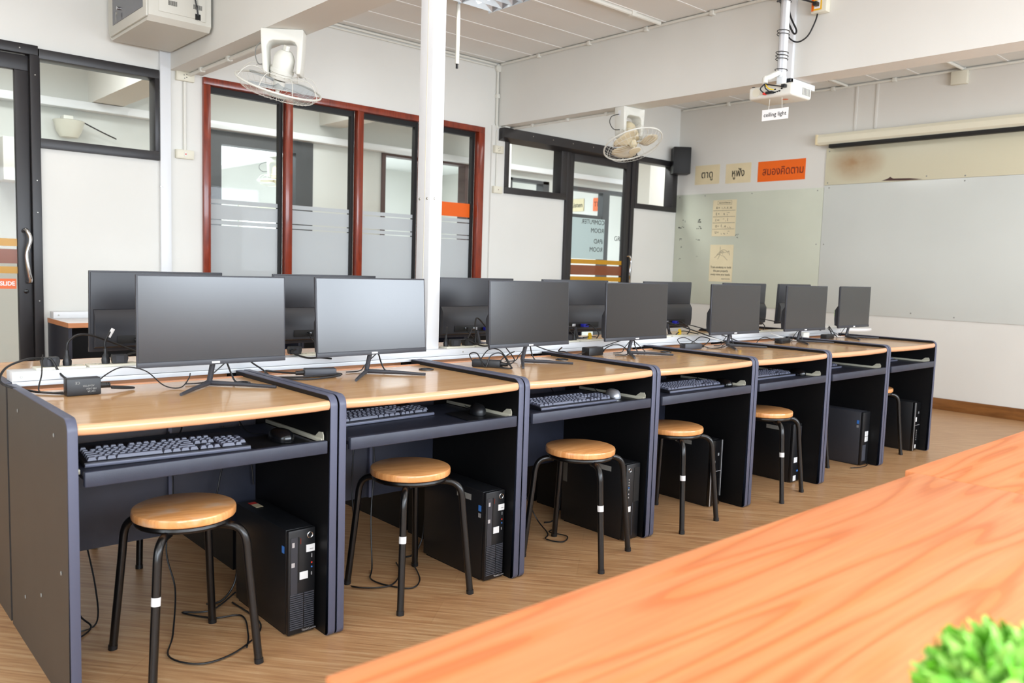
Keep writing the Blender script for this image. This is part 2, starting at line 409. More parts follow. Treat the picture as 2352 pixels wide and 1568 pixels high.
# ------------------------------------------------------------ left black glass sliding door and its side light
def boxes(lst, m, name, parent, bev=0, label=None):
    mb = MB()
    for q in lst: mb.box(*q, bev)
    return mb.build(name, m, parent, label)
D1 = struct(boxes([(-1.1, .76, YB-.03, YB+.09, 2.39, 2.45), (.713, .765, YB-.03, YB+.09, 0, 2.39), (-1.1, -1.05, YB-.03, YB+.09, 0, 2.39)], 'black_frame', 'door_1', None, .003))
leaf = boxes([(-.2, .709, YB-.005, YB+.04, 2.29, 2.383), (.632, .709, YB-.005, YB+.04, .0, 2.29), (-.2, -.12, YB-.005, YB+.04, 0, 2.29), (-.12, .632, YB-.005, YB+.04, 0, .10)], 'black_frame', 'door_leaf', D1, .003)
MB().box(-.12, .632, YB+.014, YB+.020, .10, 2.29).build('glass_pane', 'glass', leaf, smooth=False)
MB().box(-1.05, -.2, YB+.05, YB+.056, .0, 2.39).build('fixed_glass', 'glass', D1, smooth=False)
for z0, z1, mm, nn in ((1.203, 1.25, 'film_yellow', 'yellow_band'), (1.094, 1.184, 'film_brown', 'brown_band'), (1.031, 1.075, 'film_yellow', 'yellow_band')):
    MB().box(-.12, .63, YB+.0115, YB+.0135, z0, z1).build(nn, mm, leaf, smooth=False)
sg = MB().box(.42, .622, YB+.0110, YB+.0135, .935, .998).build('slide_sticker', 'sign_orange_pale', leaf, 'orange sticker reading SLIDE in white', smooth=False)
text('SLIDE', .036, 'white_letter', leaf, frame3((.573, YB+.0103, .9665), (1, 0, 0), (0, 0, 1)), bold=.0010, width=.082)
h = MB().tube([(.662, YB-.003, 1.30), (.672, YB-.05, 1.305), (.690, YB-.062, 1.25), (.668, YB-.062, 1.15), (.678, YB-.062, 1.05), (.690, YB-.052, .985), (.676, YB-.003, .985)], .0115, 12, smooth=6)
h.build('handle', 'chrome', leaf)
MB().lathe([(.014, 0), (.014, .006), (.008, .009)], mtx=Matrix.Translation((.672, YB-.005, .92)) @ Matrix.Rotation(PI/2, 4, 'X'), seg=20).build('lock', 'black_gloss', leaf)
sc = MB()
for (x, z) in ((.66, 2.42), (.741, 2.27), (.741, 1.62), (.741, .86), (.741, 1.42)): sc.lathe([(.0045, 0), (.003, .002)], mtx=Matrix.Translation((x, YB-.03, z)) @ Matrix.Rotation(PI/2, 4, 'X'), seg=10)
sc.build('screw', 'steel', D1)

def win(name, x0, x1, z0, z1, t, b, l, r, depth=.09):
    fr = struct(boxes([(x0, x1, YB-.03, YB+depth, z1-t, z1), (x0, x1, YB-.03, YB+depth, z0, z0+b), (x0, x0+l, YB-.03, YB+depth, z0+b, z1-t), (x1-r, x1, YB-.03, YB+depth, z0+b, z1-t)], 'black_frame', name, None, .002))
    MB().box(x0+l-.004, x1-r+.004, YB+.04, YB+.046, z0+b-.004, z1-t+.004).build('glass_pane', 'glass', fr, smooth=False)
    return fr
win('window_1', .765, 1.493, 1.826, 2.435, .06, .06, .004, .028)
win('window_3', 4.66, 5.50, 1.868, 2.452, .07, .06, .055, .085)
win('window_4', 6.575, 7.33, 1.866, 2.44, .06, .055, .045, .09)
hd = struct(MB().prism([(YB-.10, 2.375), (YB, 2.34), (YB, 2.462), (YB-.10, 2.462)], 'x', 4.58, 6.50).build('trim_4', 'black_frame'))
sc = MB()
for x in (4.95, 5.22, 5.50, 5.80, 6.1): sc.lathe([(.006, 0), (.004, .003)], mtx=Matrix.Translation((x, YB-.10, 2.425)) @ Matrix.Rotation(PI/2, 4, 'X'), seg=10)
sc.build('screw', 'steel', hd)
# black glass door (right)
D2 = struct(boxes([(5.50, 5.555, YB-.03, YB+.09, 0, 2.39), (6.515, 6.572, YB-.03, YB+.09, 0, 2.39), (5.5, 6.572, YB-.03, YB+.09, 2.37, 2.45)], 'black_frame', 'door_2', None, .003))
leaf = boxes([(5.558, 5.612, YB-.02, YB+.03, 0, 2.365), (6.43, 6.512, YB-.02, YB+.03, 0, 2.365), (5.612, 6.43, YB-.02, YB+.03, 2.275, 2.365), (5.612, 6.43, YB-.02, YB+.03, 0, .1)], 'black_frame', 'door_leaf', D2, .003)
MB().box(5.612, 6.43, YB+.002, YB+.008, .1, 2.275).build('glass_pane', 'glass', leaf, smooth=False)
for z0, z1, mm, nn in ((1.232, 1.278, 'film_yellow', 'yellow_band'), (1.116, 1.218, 'film_brown', 'brown_band'), (1.05, 1.098, 'film_yellow', 'yellow_band')):
    MB().box(5.614, 6.428, YB-.002, YB+.0, z0, z1).build(nn, mm, leaf, smooth=False)
MB().box(5.614, 6.14, YB+.010, YB+.012, 1.285, 1.71).build('notice_film', 'film_bluewhite', leaf, 'pale blue film with dark mirrored lettering', smooth=False)
for (t, x, z) in (('COMPUTER', 5.96, 1.672), ('ROOM', 6.03, 1.585), ('iPAD', 6.05, 1.472), ('ROOM', 6.02, 1.385)):
    text(t, .068, 'ink_black', leaf, frame3((x, YB+.0092, z), (-1, 0, 0), (0, 0, 1)))
text('GR', .075, 'ink_black', leaf, frame3((6.345, YB+.0012, 1.515), (1, 0, 0), (0, 0, 1)))
MB().tube([(6.49, YB-.02, 1.33), (6.50, YB-.06, 1.33), (6.512, YB-.07, 1.27), (6.498, YB-.07, 1.18), (6.506, YB-.07, 1.09), (6.512, YB-.055, 1.03), (6.5, YB-.02, 1.03)], .011, 10, smooth=5).build('handle', 'chrome', leaf)

# ------------------------------------------------------------ corridor and classroom across it
wc = wall_with_holes('wall_corridor', XL, 12, 5.9, 6.02, ZC, [(2.62, 3.82, 0, 2.42), (4.69, 5.95, 0, 2.43), (6.63, 7.36, .9, 2.34), (7.72, 9.4, 0, 2.33), (-1.2, .6, 0, 2.3)], 'corridor_paint')
FF = struct(boxes([(2.62, 3.82, 5.88, 6.02, 2.295, 2.42), (2.70, 2.82, 5.88, 6.02, 0, 2.295), (3.62, 3.82, 5.88, 6.02, 0, 2.295)], 'far_dark', 'door_3', None))
F2 = struct(boxes([(4.69, 4.74, 5.88, 6.02, 0, 2.43), (4.74, 5.95, 5.88, 6.02, 2.40, 2.43), (5.9, 5.95, 5.88, 6.02, 0, 2.4)], 'far_red', 'door_4', None))
F3 = struct(boxes([(6.63, 6.69, 5.88, 6.02, .9, 2.34), (7.25, 7.36, 5.88, 6.02, .9, 2.34), (6.63, 7.36, 5.88, 6.02, 2.3, 2.34)], 'far_dark', 'window_5', None))
F4 = struct(boxes([(7.72, 9.4, 5.88, 6.02, 2.28, 2.33), (8.46, 8.60, 5.88, 5.98, 0, 2.28), (7.72, 8.44, 5.88, 6.02, 1.87, 1.95), (8.98, 9.4, 5.88, 5.98, 0, 2.28), (7.72, 7.76, 5.88, 6.02, 0, 2.28)], 'far_dark', 'door_5', None))
F5 = struct(boxes([(-1.2, -.9, 5.88, 6.02, 0, 2.3), (-.9, .6, 5.88, 6.02, 2.2, 2.3), (.30, .6, 5.88, 6.02, 0, 2.2)], 'far_dark', 'door_6', None))
struct(MB().box(5.76, 6.05, 5.2, 5.5, 0, ZC).build('trim_5', 'wall_paint', smooth=False))
struct(MB().box(8.35, 8.9, 4.95, 5.2, 0, ZC).build('trim_6', 'wall_paint', smooth=False))
struct(MB().box(3.9, 4.15, 3.87, 5.9, 2.62, ZC).build('trim_7', 'wall_paint', smooth=False))
struct(MB().box(1.62, 1.88, 3.87, 5.9, 2.50, ZC).build('trim_9', 'wall_paint', smooth=False))
struct(MB().box(-1, 10, 6.02, 11.9, 0, .006).build('floor_far_bounce', 'ceiling_paint', smooth=False))  # pale slab added over the floor to take the warmth out of its bounce
cd = MB(); cd.box(XL, 9.5, 5.775, 5.895, 2.425, 2.495, .004)
tag(cd.build('cable_duct', 'white_metal'), 'long white cable duct running along the corridor wall beyond the glass', 'cable duct')
wc2 = struct(MB().box(XL, 12, 11.9, 12, 0, ZC).build('wall_far', 'wall_paint', smooth=False))
struct(MB().box(10.0, 10.1, 6.02, 11.9, 0, ZC).build('wall_far_right', 'wall_paint_warm', smooth=False))
struct(MB().box(XL-.1, XL, 3.87, 12, 0, ZC).build('wall_far_left', 'wall_paint', smooth=False))
struct(MB().box(4.32, 4.54, 6.02, 11.9, 2.50, ZC).build('trim_8', 'wall_paint', smooth=False))
for i, (a, b) in enumerate(((3.6, 5.3), (5.6, 6.4), (7.2, 8.6))):
    fr = struct(boxes([(a, b, 11.84, 11.9, 2.05, 2.12), (a, b, 11.84, 11.9, .9, .97), (a, a+.06, 11.84, 11.9, .97, 2.05), (b-.06, b, 11.84, 11.9, .97, 2.05)], 'cream_plastic', 'window_%d' % (6+i), None))
    MB().box(a+.06, b-.06, 11.87, 11.89, .97, 2.05).build('bright_pane', 'daylight_pane', fr, smooth=False)
MBX = MB().box(9.985, 9.998, 7.70, 8.02, 2.185, 2.40).build('wall_sign', 'sign_cream', smooth=False)
tag(MBX, 'cream sign reading Listen on the wall of the classroom across the corridor', 'sign')
text('Listen', .115, 'ink_black', MBX, frame3((9.983, 7.86, 2.29), (0, -1, 0), (0, 0, 1)), bold=.001)
MBX = MB().box(9.985, 9.998, 7.16, 7.48, 2.18, 2.40).build('wall_sign', 'sign_orange_pale', smooth=False)
tag(MBX, 'orange sign starting with Th seen through the glass door beyond the corridor', 'sign')
text('Think', .115, 'ink_brown', MBX, frame3((9.983, 7.32, 2.29), (0, -1, 0), (0, 0, 1)), width=.28)
# wall lamp seen through the left transom
wl = thing('wall_lamp', 'fluted cream bowl lamp on the corridor wall seen through the transom', 'lamp', (1.43, 5.78, 2.24))
MB().lathe([(.03, -.075), (.07, -.07), (.10, -.02), (.125, .07), (.11, .075)], mtx=Matrix.Scale(.9, 4, (0, 1, 0)), seg=28).build('lamp_shade', 'lamp_glass', wl)
MB().box(-.04, .04, .0, .12, .04, .12, .01).build('bracket', 'white_plastic', wl)
MB().tube([(.10, .0, .08), (.25, .02, .02), (.4, .05, -.03)], .006, 6, smooth=4).build('cable', 'cable_black', wl)
cb = MB().box(.9, 1.35, 5.6, 5.9, 1.75, 2.10, .005)
tag(cb.build('wall_box', 'wall_paint'), 'white box on the corridor wall below the bowl lamp', 'box')

# ------------------------------------------------------------ desks
XS = [0.0, .755, 1.532, 2.312, 3.097, 3.857, 4.617, 5.366]
def panel_outline(d, h, r=.034, rb=.02, inset=0):
    """side panel outline in (y, z): front is y=0, rounded front corners"""
    pts = [(d-inset, 0+inset), (d-inset, h-inset)]
    for k in range(7):
        a = PI/2 + k*PI/12; pts.append((r+(r-inset)*math.cos(a), h-r+(r-inset)*math.sin(a)))
    for k in range(5):
        a = PI + k*PI/8; pts.append((rb+(rb-inset)*math.cos(a), rb+(rb-inset)*math.sin(a)))
    return pts
def strip_outline(d, h, t=.0035, r=.034, rb=.02):
    o = panel_outline(d, h, r, rb)[1:]; i = panel_outline(d, h, r, rb, t)[1:]
    o[0] = (d, h); i[0] = (d, h-t)
    return o + i[::-1]
DEPTH = .69
def make_desk(x0, x1, label, group, flip=False, front=True):
    W = x1-x0-.006
    loc = (x0+.003, 0, 0) if not flip else (x1-.003, 1.405, 0)
    t = thing('computer_desk', label, 'desk', loc, PI if flip else 0, group)
    T = .0245
    for a in (0, W-T):
        p = MB().prism(panel_outline(DEPTH, .76), 'x', a+.001, a+T-.001).build('side_panel', 'desk_panel_lit' if (x0 == 0 and a == (0 if not flip else W-T)) else 'desk_panel_shaded', t, sharp=25)
        s_ = MB(); so = strip_outline(DEPTH, .7615, .004)
        so = [(y-.0015, z) for (y, z) in so]
        s_.prism(so, 'x', a, a+T)
        bmesh.ops.bevel(s_.bm, geom=[e for e in s_.bm.edges if abs(e.verts[0].co.x-e.verts[1].co.x) < 1e-6], offset=.0028, segments=2, profile=.5, affect='EDGES', clamp_overlap=True)
        s_.build('edge_strip', 'desk_edge_lit', p, 'plastic edging with cool daylight painted in as bluish grey', sharp=25)
        sc = MB()
        for (yy, zz) in ((.13, .70), (.55, .70), (.08, .35), (.3, .22), (.5, .15)):
            sc.lathe([(.006, 0), (.005, .0012)], mtx=Matrix.Translation((a if a == 0 else a+T, yy, zz)) @ Matrix.Rotation(-PI/2 if a == 0 else PI/2, 4, 'Y'), seg=12)
        if x0 == 0 and a == 0 and not flip: sc.build('screw_cap', 'tape_grey', p)
        else: sc.bm.free()
    # bowed top between the panels
    a, b = T+.0005, W-T-.0005; n = 14; bow = .018; pts = []
    for k in range(n+1):
        u = k/n; e = .012 if 0 < k < n else 0
        pts.append((a+(b-a)*u, .012-bow*math.sin(PI*u)-(.006 if .03 < u < .97 else 0)))
    m = MB().prism(pts+[(b, .62), (a, .62)], 'z', .7215, .745)
    top = m.build('desktop', 'desk_maple', t, smooth=False)
    # bullnose edge band swept along the bow
    band = MB(); prof = []
    for k in range(9):
        g = -PI/2+k*PI/8; prof.append((-.0115*math.cos(g)*.9, .0145*math.sin(g)))
    rings = []
    for (px, py) in pts:
        rings.append([band.bm.verts.new((px, py+q[0], .7308+q[1])) for q in prof])
    for A, B in zip(rings, rings[1:]):
        for k in range(8): band.bm.faces.new((A[k], A[k+1], B[k+1], B[k]))
        band.bm.faces.new((A[8], A[0], B[0], B[8]))
    band.bm.faces.new(rings[0]); band.bm.faces.new(rings[-1][::-1]); bmesh.ops.recalc_face_normals(band.bm, faces=band.bm.faces)
    band.build('edge_band', 'desk_edge_maple', top, 'lighter orange rounded front edging', sharp=50)
    MB().box(a, b, .622, .64, .722, .7475, .002).build('rear_edge', 'orange_wood', top)
    g = MB(); g.lathe([(.030, .0), (.030, .004), (.024, .004), (.024, .0)], (W*.87, .475, .745), 24, caps=False)
    g.build('cable_grommet', 'black_plastic', top)
    MB().lathe([(.0, .0005), (.024, .0005)], (W*.87, .475, .745), 24, caps=False).build('grommet_hole', 'black_gasket', top)
    MB().box(a, b, .520, .536, .25, .705).build('modesty_panel', 'desk_panel', t, smooth=False)
    MB().box(W*.56, W*.575, .508, .519, .25, .7).build('cable_channel', 'desk_edge_lit', t, smooth=False)
    if front:
        tr = MB(); tr.box(a+.016, b-.014, .0, .42, .600, .610); tr.box(a+.012, b-.012, -.008, .012, .586, .6255, .003)
        tray = tr.build('keyboard_tray', 'tray_face', t)
        for (xa, xb, nm) in ((a+.001, a+.012, 1), (b-.011, b-.001, -1)):
            s_ = MB(); s_.box(xa, xb, .035, .42, .612, .624, .001)
            s_.prism([(.03, .612), (.085, .612), (.085, .622), (.058, .642), (.036, .644), (.03, .634)], 'x', (xa if nm == 1 else xa+.004), (xa+.003 if nm == 1 else xb-.003))
            s_.build('tray_slide', 'slide_rail', t)
    return t
DL = ['dark grey computer desk with maple top, leftmost and nearest of the front row', '',
      'third front row desk from the left, with a tangled black adapter on top', 'middle computer desk of the front row, fourth from either end',
      'fifth computer desk from the left in the front row, tray scuffed with pale spots', 'second computer desk from the whiteboard end, with a chipped front edge', 'last computer desk of the front row, nearest the whiteboard wall']
DL[1] = 'second computer desk from the left in the front row, with a silver adapter on top'
desks = [make_desk(XS[k], XS[k+1], DL[k], 'front row of computer desks') for k in range(7)]
RL = ['first', 'second', 'third', 'fourth', 'fifth', 'sixth', 'seventh']
for k in range(7):
    make_desk(XS[k], XS[k+1], 'rear row computer desk behind the white power trunk, %s from the left' % RL[k], 'rear row of computer desks', flip=True, front=False)

# ------------------------------------------------------------ power trunk between the rows
t = thing('cable_raceway', 'long white aluminium power trunk lying along the back edges of the desks', 'power trunk', (0, .712, .7625))
MB().box(.02, 5.52, -.008, .075, 0, .032, .0015).box(.02, 5.34, -.008, -.0035, -.0135, .004, .001).build('trunk_body', 'white_metal', t)
sk = [(.09, .235), (.245, .40), (.41, .56), (.60, .76), (.77, .93), (1.0, 1.16), (1.17, 1.33), (1.72, 1.88), (1.89, 2.05), (2.06, 2.22), (2.42, 2.58), (2.60, 2.76), (2.9, 3.06), (3.2, 3.36), (3.38, 3.54), (3.9, 4.06), (4.3, 4.46), (4.48, 4.64), (5.0, 5.16)]
for (a, b) in sk:
    p = MB().box(a, b, .008, .067, .0322, .0395, .0015).build('socket_plate', 'cream_plastic', t)
    s_ = MB()
    for u in (.22, .5, .78):
        x = a+(b-a)*u
        for dx, dy in ((-.008, .005), (.008, .005), (0, -.009)): s_.box(x+dx-.0025, x+dx+.0025, .037+dy-.0012, .037+dy+.0012, .0392, .0398)
    s_.build('socket_slots', 'black_gasket', p, smooth=False)
sc = MB()
for x in (.045, 1.8, 3.6, 5.4): sc.lathe([(.004, 0), (.003, .0015)], mtx=Matrix.Translation((x, -.008, .016)) @ Matrix.Rotation(PI/2, 4, 'X'), seg=10)
sc.build('screw', 'steel', t)
t = thing('power_column', 'square white aluminium column rising from the power trunk to the ceiling', 'column', (1.645, .768, .7945))
MB().box(-.033, .033, -.042, .055, 0, ZC-.7945, .004).build('column_shell', 'white_metal', t)
MB().box(-.034, -.033, -.004, .0, .0, ZC-.80).build('cover_seam', 'cream_plastic', t, smooth=False)
sc = MB()
for (x, y, rot) in ((-.033, -.02, ('Y', -PI/2)), (-.008, -.042, ('X', PI/2)), (-.033, .035, ('Y', -PI/2))): sc.lathe([(.006, 0), (.004, .003)], mtx=Matrix.Translation((x, y, .66)) @ Matrix.Rotation(rot[1], 4, rot[0]), seg=10)
sc.build('screw', 'steel', t)

# ------------------------------------------------------------ monitors
MW, MH = .49, .288
def make_monitor(label, grp, scr='screen', back=False):
    """origin on the desktop under the panel centre; the screen faces -Y"""
    t = thing('computer_monitor', label, 'monitor', (0, 0, 0), 0, grp); z0 = .0765
    p = MB().box(-MW/2, MW/2, 0, .009, z0, z0+MH, .0015).build('display_panel', 'dark_grey_plastic', t)
    MB().box(-MW/2+.005, MW/2-.005, -.0012, .0, z0+.0175, z0+MH-.005).build('screen', scr, p, smooth=False)
    MB().box(-MW/2, MW/2, -.0022, .0, z0, z0+.0165, .001).build('chin_strip', 'dark_grey_plastic', p)
    MB().box(-.013, .013, -.0030, -.0022, z0+.0045, z0+.0105).build('badge', 'white_letter', p, 'small white badge', smooth=False)
    b = MB().box(-MW/2+.004, MW/2-.004, .0092, .014, z0+.004, z0+MH-.004, .003).build('rear_cover', 'monitor_back', t)
    hs = MB(); hs.prism([(.0143, z0+.012), (.0143, z0+.152), (.020, z0+.150), (.036, z0+.125), (.038, z0+.06), (.034, z0+.020)], 'x', -MW/2+.012, MW/2-.012)
    hs.build('rear_housing', 'monitor_back', b)
    MB().box(-.16, .16, .0385, .0405, z0+.030, z0+.058, .001).build('port_recess', 'black_gasket', b)
    for x, nm, mm in ((.09, 'power_socket', 'black_gloss'), (.03, 'display_socket', 'silver')):
        MB().box(x-.012, x+.012, .041, .044, z0+.036, z0+.050, .001).build(nm, mm, b)
    if back:
        v = MB().box(-.055, -.018, .044, .072, z0+.034, z0+.050, .002).build('video_plug', 'vga_blue', t, 'blue video plug')
        MB().tube([(-.036, .072, z0+.042), (-.036, .11, z0+.045), (-.06, .15, z0+.0), (-.02, .13, z0-.05), (.05, .12, -.0+.006)], .0034, 8, smooth=6).build('video_cable', 'cable_black', t)
    else:
        MB().tube([(.02, .045, z0+.04), (.06, .07, z0+.01), (.085, .078, .035), (.095, .065, .006), (.11, .05, .004)], .003, 8, smooth=6).build('video_cable', 'cable_black', t)
    MB().tube([(.09, .045, z0+.043), (.10, .085, z0+.02), (.03, .10, .03), (.0, .095, .006), (-.06, .10, .004)], .0022, 8, smooth=6).build('power_cable', 'cable_black', t)
    # stand: neck leaning forward and a V foot
    nk = MB().tube([(0, .052, .012), (.004, .045, .05), (.01, .034, z0+.03)], .009, 10)
    nk.build('stand_neck', 'dark_grey_plastic', t)
    for sx, n in ((-1, 0), (1, 0)):
        f = MB(); f.tube([(0, .05, .0095), (sx*.08, -.035, .009), (sx*.155, -.115, .0055)], .008, 8, rads=[.0085, .007, .005])
        f.build('foot_bar', 'dark_grey_plastic', t)
    return t
def tilt(t, a, off=-.0):
    """lean the panel parts back by a about the neck"""
    for ch in t.children:
        if ch.name.split('.')[0] in ('display_panel', 'rear_cover', 'video_plug'):
            ch.matrix_basis = Matrix.Translation((0, .02, .0765)) @ Matrix.Rotation(-a, 4, 'X') @ Matrix.Translation((0, -.02, -.0765))
ZD = .7455
FM = [(.544, .421, .5, .9), (1.159, .437, 1.9, 3.9), (1.956, .423, 1.4, 2.3), (2.717, .449, .8, .9), (3.625, .464, -1.0, .8), (4.404, .449, -1.5, -.2), (5.146, .484, 1.7, .2)]
FML = ['dark bluish monitor on the nearest desk, largest in view', 'monitor whose matte screen reflects pale grey window light', 'monitor on the third desk with a grey gradient across its screen',
       'black monitor on the fourth desk, in front of the black glass door', 'black monitor on the fifth desk with a matching one close behind it', 'black monitor on the sixth desk, second from the whiteboard end', 'rightmost monitor, on the last desk of the front row with greenery behind']
mon0 = make_monitor(FML[0], 'monitors facing the camera')
mon0.location = (FM[0][0], FM[0][1], ZD); mon0.rotation_euler = (0, 0, math.radians(FM[0][2])); mon0['label'] = FML[0]
for k in range(1, 7):
    o = dup(mon0, (FM[k][0], FM[k][1], ZD), math.radians(FM[k][2]), FML[k]); tilt(o, math.radians(FM[k][3]))
tilt(mon0, math.radians(FM[0][3]))
RM = [(.545, .965, 3.7), (1.237, .963, -.1), (2.058, .945, 2.2), (2.761, .945, -3.8), (3.587, .95, 1.3), (4.42, .935, -2.8), (5.108, .95, 1.8)]
RML = ['monitor seen from behind at the far left of the rear row', 'monitor seen from behind between the two nearest front screens', 'monitor seen from behind just right of the white column',
       'monitor seen from behind below the black glass door', 'monitor seen from behind in front of the pen-holding poster', 'monitor seen from behind almost hidden by the fifth front screen', 'monitor seen from behind next to the sixth front screen']
mr = make_monitor(RML[0], 'monitors of the rear row seen from behind', back=True)
mr.location = (RM[0][0], RM[0][1], ZD); mr.rotation_euler = (0, 0, PI+math.radians(RM[0][2]))
for k in range(1, 7): tilt(dup(mr, (RM[k][0], RM[k][1], ZD), PI+math.radians(RM[k][2]), RML[k]), math.radians(2))
tilt(mr, math.radians(2))

# ------------------------------------------------------------ keyboards
KW, KD = .44, .15
def key_layout():
    u = .0191; L = []; y0 = .014
    def row(y, items, x=.010):
        for it in items:
            if it > 0: L.append((x, x+it*u-.0015, y, y+u-.0025)); x += it*u
            else: x += -it*u
    row(y0+5.35*u, [1, -1, 1, 1, 1, 1, -.5, 1, 1, 1, 1, -.5, 1, 1, 1, 1, -.25, 1, 1, 1])
    row(y0+4*u, [1]*13+[2, -.25, 1, 1, 1, -.25, 1, 1, 1, 1])
    row(y0+3*u, [1.5]+[1]*12+[1.5, -.25, 1, 1, 1, -.25, 1, 1, 1])
    row(y0+2*u, [1.75]+[1]*11+[2.25, -3.5, 1, 1, 1])
    row(y0+1*u, [2.25]+[1]*10+[2.75, -1.25, 1, -1.25, 1, 1, 1])
    row(y0, [1.25, 1.25, 1.25, 6.25, 1.25, 1.25, 1.25, 1.25, -.25, 1, 1, 1, -.25, 2, 1])
    x = L[36+0][1]
    return L
KEYS = key_layout()
xr = max(q[1] for q in KEYS)
KEYS += [(xr-u_+.0, xr, .014+3*.0191-0, .014+4.9*.0191) for u_ in (.0176,)] + [(xr-.0176, xr, .014+1*.0191, .014+2.9*.0191)]
keymesh = {}
def key_mesh(w_, d_):
    k = (round(w_, 4), round(d_, 4))
    if k not in keymesh:
        mb = MB(); i = .0038; h_ = .0085
        v = [(0, 0, 0), (w_, 0, 0), (w_, d_, 0), (0, d_, 0), (i, i*.7, h_), (w_-i, i*.7, h_), (w_-i, d_-i*1.5, h_), (i, d_-i*1.5, h_)]
        mb._add(v, [(3, 2, 1, 0), (4, 5, 6, 7), (0, 1, 5, 4), (1, 2, 6, 5), (2, 3, 7, 6), (3, 0, 4, 7)])
        me = bpy.data.meshes.new('keycap'); mb.bm.to_mesh(me); mb.bm.free(); me.materials.append(MAT['keycap']); keymesh[k] = me
    return keymesh[k]
def make_keyboard(label, loc, rz, single):
    t = thing('keyboard', label, 'keyboard', loc, rz, 'keyboards on the pull-out trays')
    sl = .06
    def H(y): return .012+y*sl
    c = MB(); c.prism([(-.004, .001), (0, .012), (KD, .012+KD*sl), (KD+.014, .024), (KD+.014, .001)], 'x', 0, KW)
    c.build('keyboard_case', 'kb_case', t, sharp=20)
    MB().box(.0, KW, -.006, .003, .001, .011, .003).build('front_lip', 'keycap', t)
    tl = Matrix.Rotation(math.atan(sl), 4, 'X')
    if single:
        bm_ = MB()
        for (a, b, c0, d) in KEYS:
            me = key_mesh(b-a, d-c0); k0 = len(bm_.bm.verts)
            vs, _ = bm_._add([tl @ v.co + Vector((a, c0, H(c0)+.0008)) for v in me.vertices], [tuple(p.vertices) for p in me.polygons])
        bm_.build('keycaps', 'keycap', t, smooth=False)
    else:
        for (a, b, c0, d) in KEYS:
            o = bpy.data.objects.new('keycap', key_mesh(b-a, d-c0)); C.objects.link(o); o.parent = t
            o.matrix_basis = Matrix.Translation((a, c0, H(c0)+.0008)) @ tl
    MB().tube([(.20, KD+.012, .014), (.22, KD+.05, .01), (.30, KD+.09, .012), (.33, KD+.14, .03)], .0024, 8, smooth=6).build('keyboard_cable', 'cable_black', t)
    return t
KBL = ['black keyboard on the nearest tray, fully in view', 'black keyboard under the second desk top, its left end hidden by the panel', 'black keyboard on the third tray with the mouse touching its right end',
       'black keyboard on the fourth desk tray', 'black keyboard on the fifth desk tray, deep in shade', 'black keyboard on the sixth desk tray, only its right end visible', 'black keyboard barely visible in the last desk']
ZT = .6105
KP = [(.068, .105, -4), (.90-.045, .215, 3), (1.70, .085, -1), (2.54, .10, -1), (3.30, .14, 0), (3.97, .2, 0), (4.78, .2, 0)]
for k in range(7): make_keyboard(KBL[k], (KP[k][0], KP[k][1], ZT), math.radians(KP[k][2]), k >= 2)

# ------------------------------------------------------------ mouse pads and mice
def rrect(x0, x1, y0, y1, r, n=5):
    pts = []
    for cx, cy_, a0 in ((x1-r, y1-r, 0), (x0+r, y1-r, PI/2), (x0+r, y0+r, PI), (x1-r, y0+r, 3*PI/2)):
        for k in range(n+1): pts.append((cx+r*math.cos(a0+k*PI/2/n), cy_+r*math.sin(a0+k*PI/2/n)))
    return pts
for (x, y, rz, lb) in ((.60, .13, .12, 'black mouse pad under the nearest mouse'), (1.42, .14, -.1, 'dusty black mouse pad on the second tray'), (2.235, .15, 0, 'black mouse pad under the silver-backed mouse')):
    m = MB().prism(rrect(-.088, .088, -.09, .09, .03), 'z', 0, .003); o = m.build('mouse_pad', 'black_plastic'); o.location = (x, y, ZT+.0003); o.rotation_euler = (0, 0, rz)
    if x > 2: o.location.x = 2.18
    tag(o, lb, 'mouse pad', 'mouse pads on the trays')
def make_mouse(label, loc, rz, backm='black_plastic'):
    t = thing('computer_mouse', label, 'mouse', loc, rz, 'computer mice on the trays')
    mb = MB(); n = 16; rings = []
    L, Wd = .058, .031
    for j in range(9):
        ph = j/8*PI/2; z = .036*math.sin(ph); s_ = math.cos(ph)**.55 if j < 8 else 0.001
        rings.append([mb.bm.verts.new((Wd*s_*math.cos(2*PI*k/n)*(1-.12*math.sin(2*PI*k/n)), L*s_*math.sin(2*PI*k/n)-.006*math.sin(ph), z+.0012)) for k in range(n)])
    for A, B in zip(rings, rings[1:]):
        for k in range(n): mb.bm.faces.new((A[k], A[(k+1) % n], B[(k+1) % n], B[k]))
    mb.bm.faces.new(rings[0][::-1]); mb.bm.faces.new(rings[-1])
    mb.build('mouse_body', backm, t, sharp=80)
    MB().tube([(-.0, .030, .0318), (0, .038, .0275)], .0035, 8).build('scroll_wheel', 'dark_grey_plastic', t)
    MB().tube([(0, .057, .008), (.002, .09, .004), (-.02, .15, .004), (-.015, .22, .03)], .0018, 8, smooth=6).build('mouse_cable', 'cable_black', t)
    return t
mice = [(.625, .125, ZT+.004, .1, 'glossy black mouse on the nearest tray', 'black_gloss'), (1.44, .16, ZT+.004, -.5, 'black mouse on the second tray, lying in shadow', 'black_plastic'), (2.20, .15, ZT+.004, -.5, 'black mouse with a silver back on the third tray', 'silver'),
        (3.0, .115, ZT+.001, -.3, 'black mouse at the end of the fourth keyboard', 'black_gloss'), (3.785, .15, ZT+.001, -.3, 'black mouse at the end of the fifth keyboard', 'black_gloss')]
for x, y, z, rz, lb, mm in mice: make_mouse(lb, (x, y, z), rz, mm)

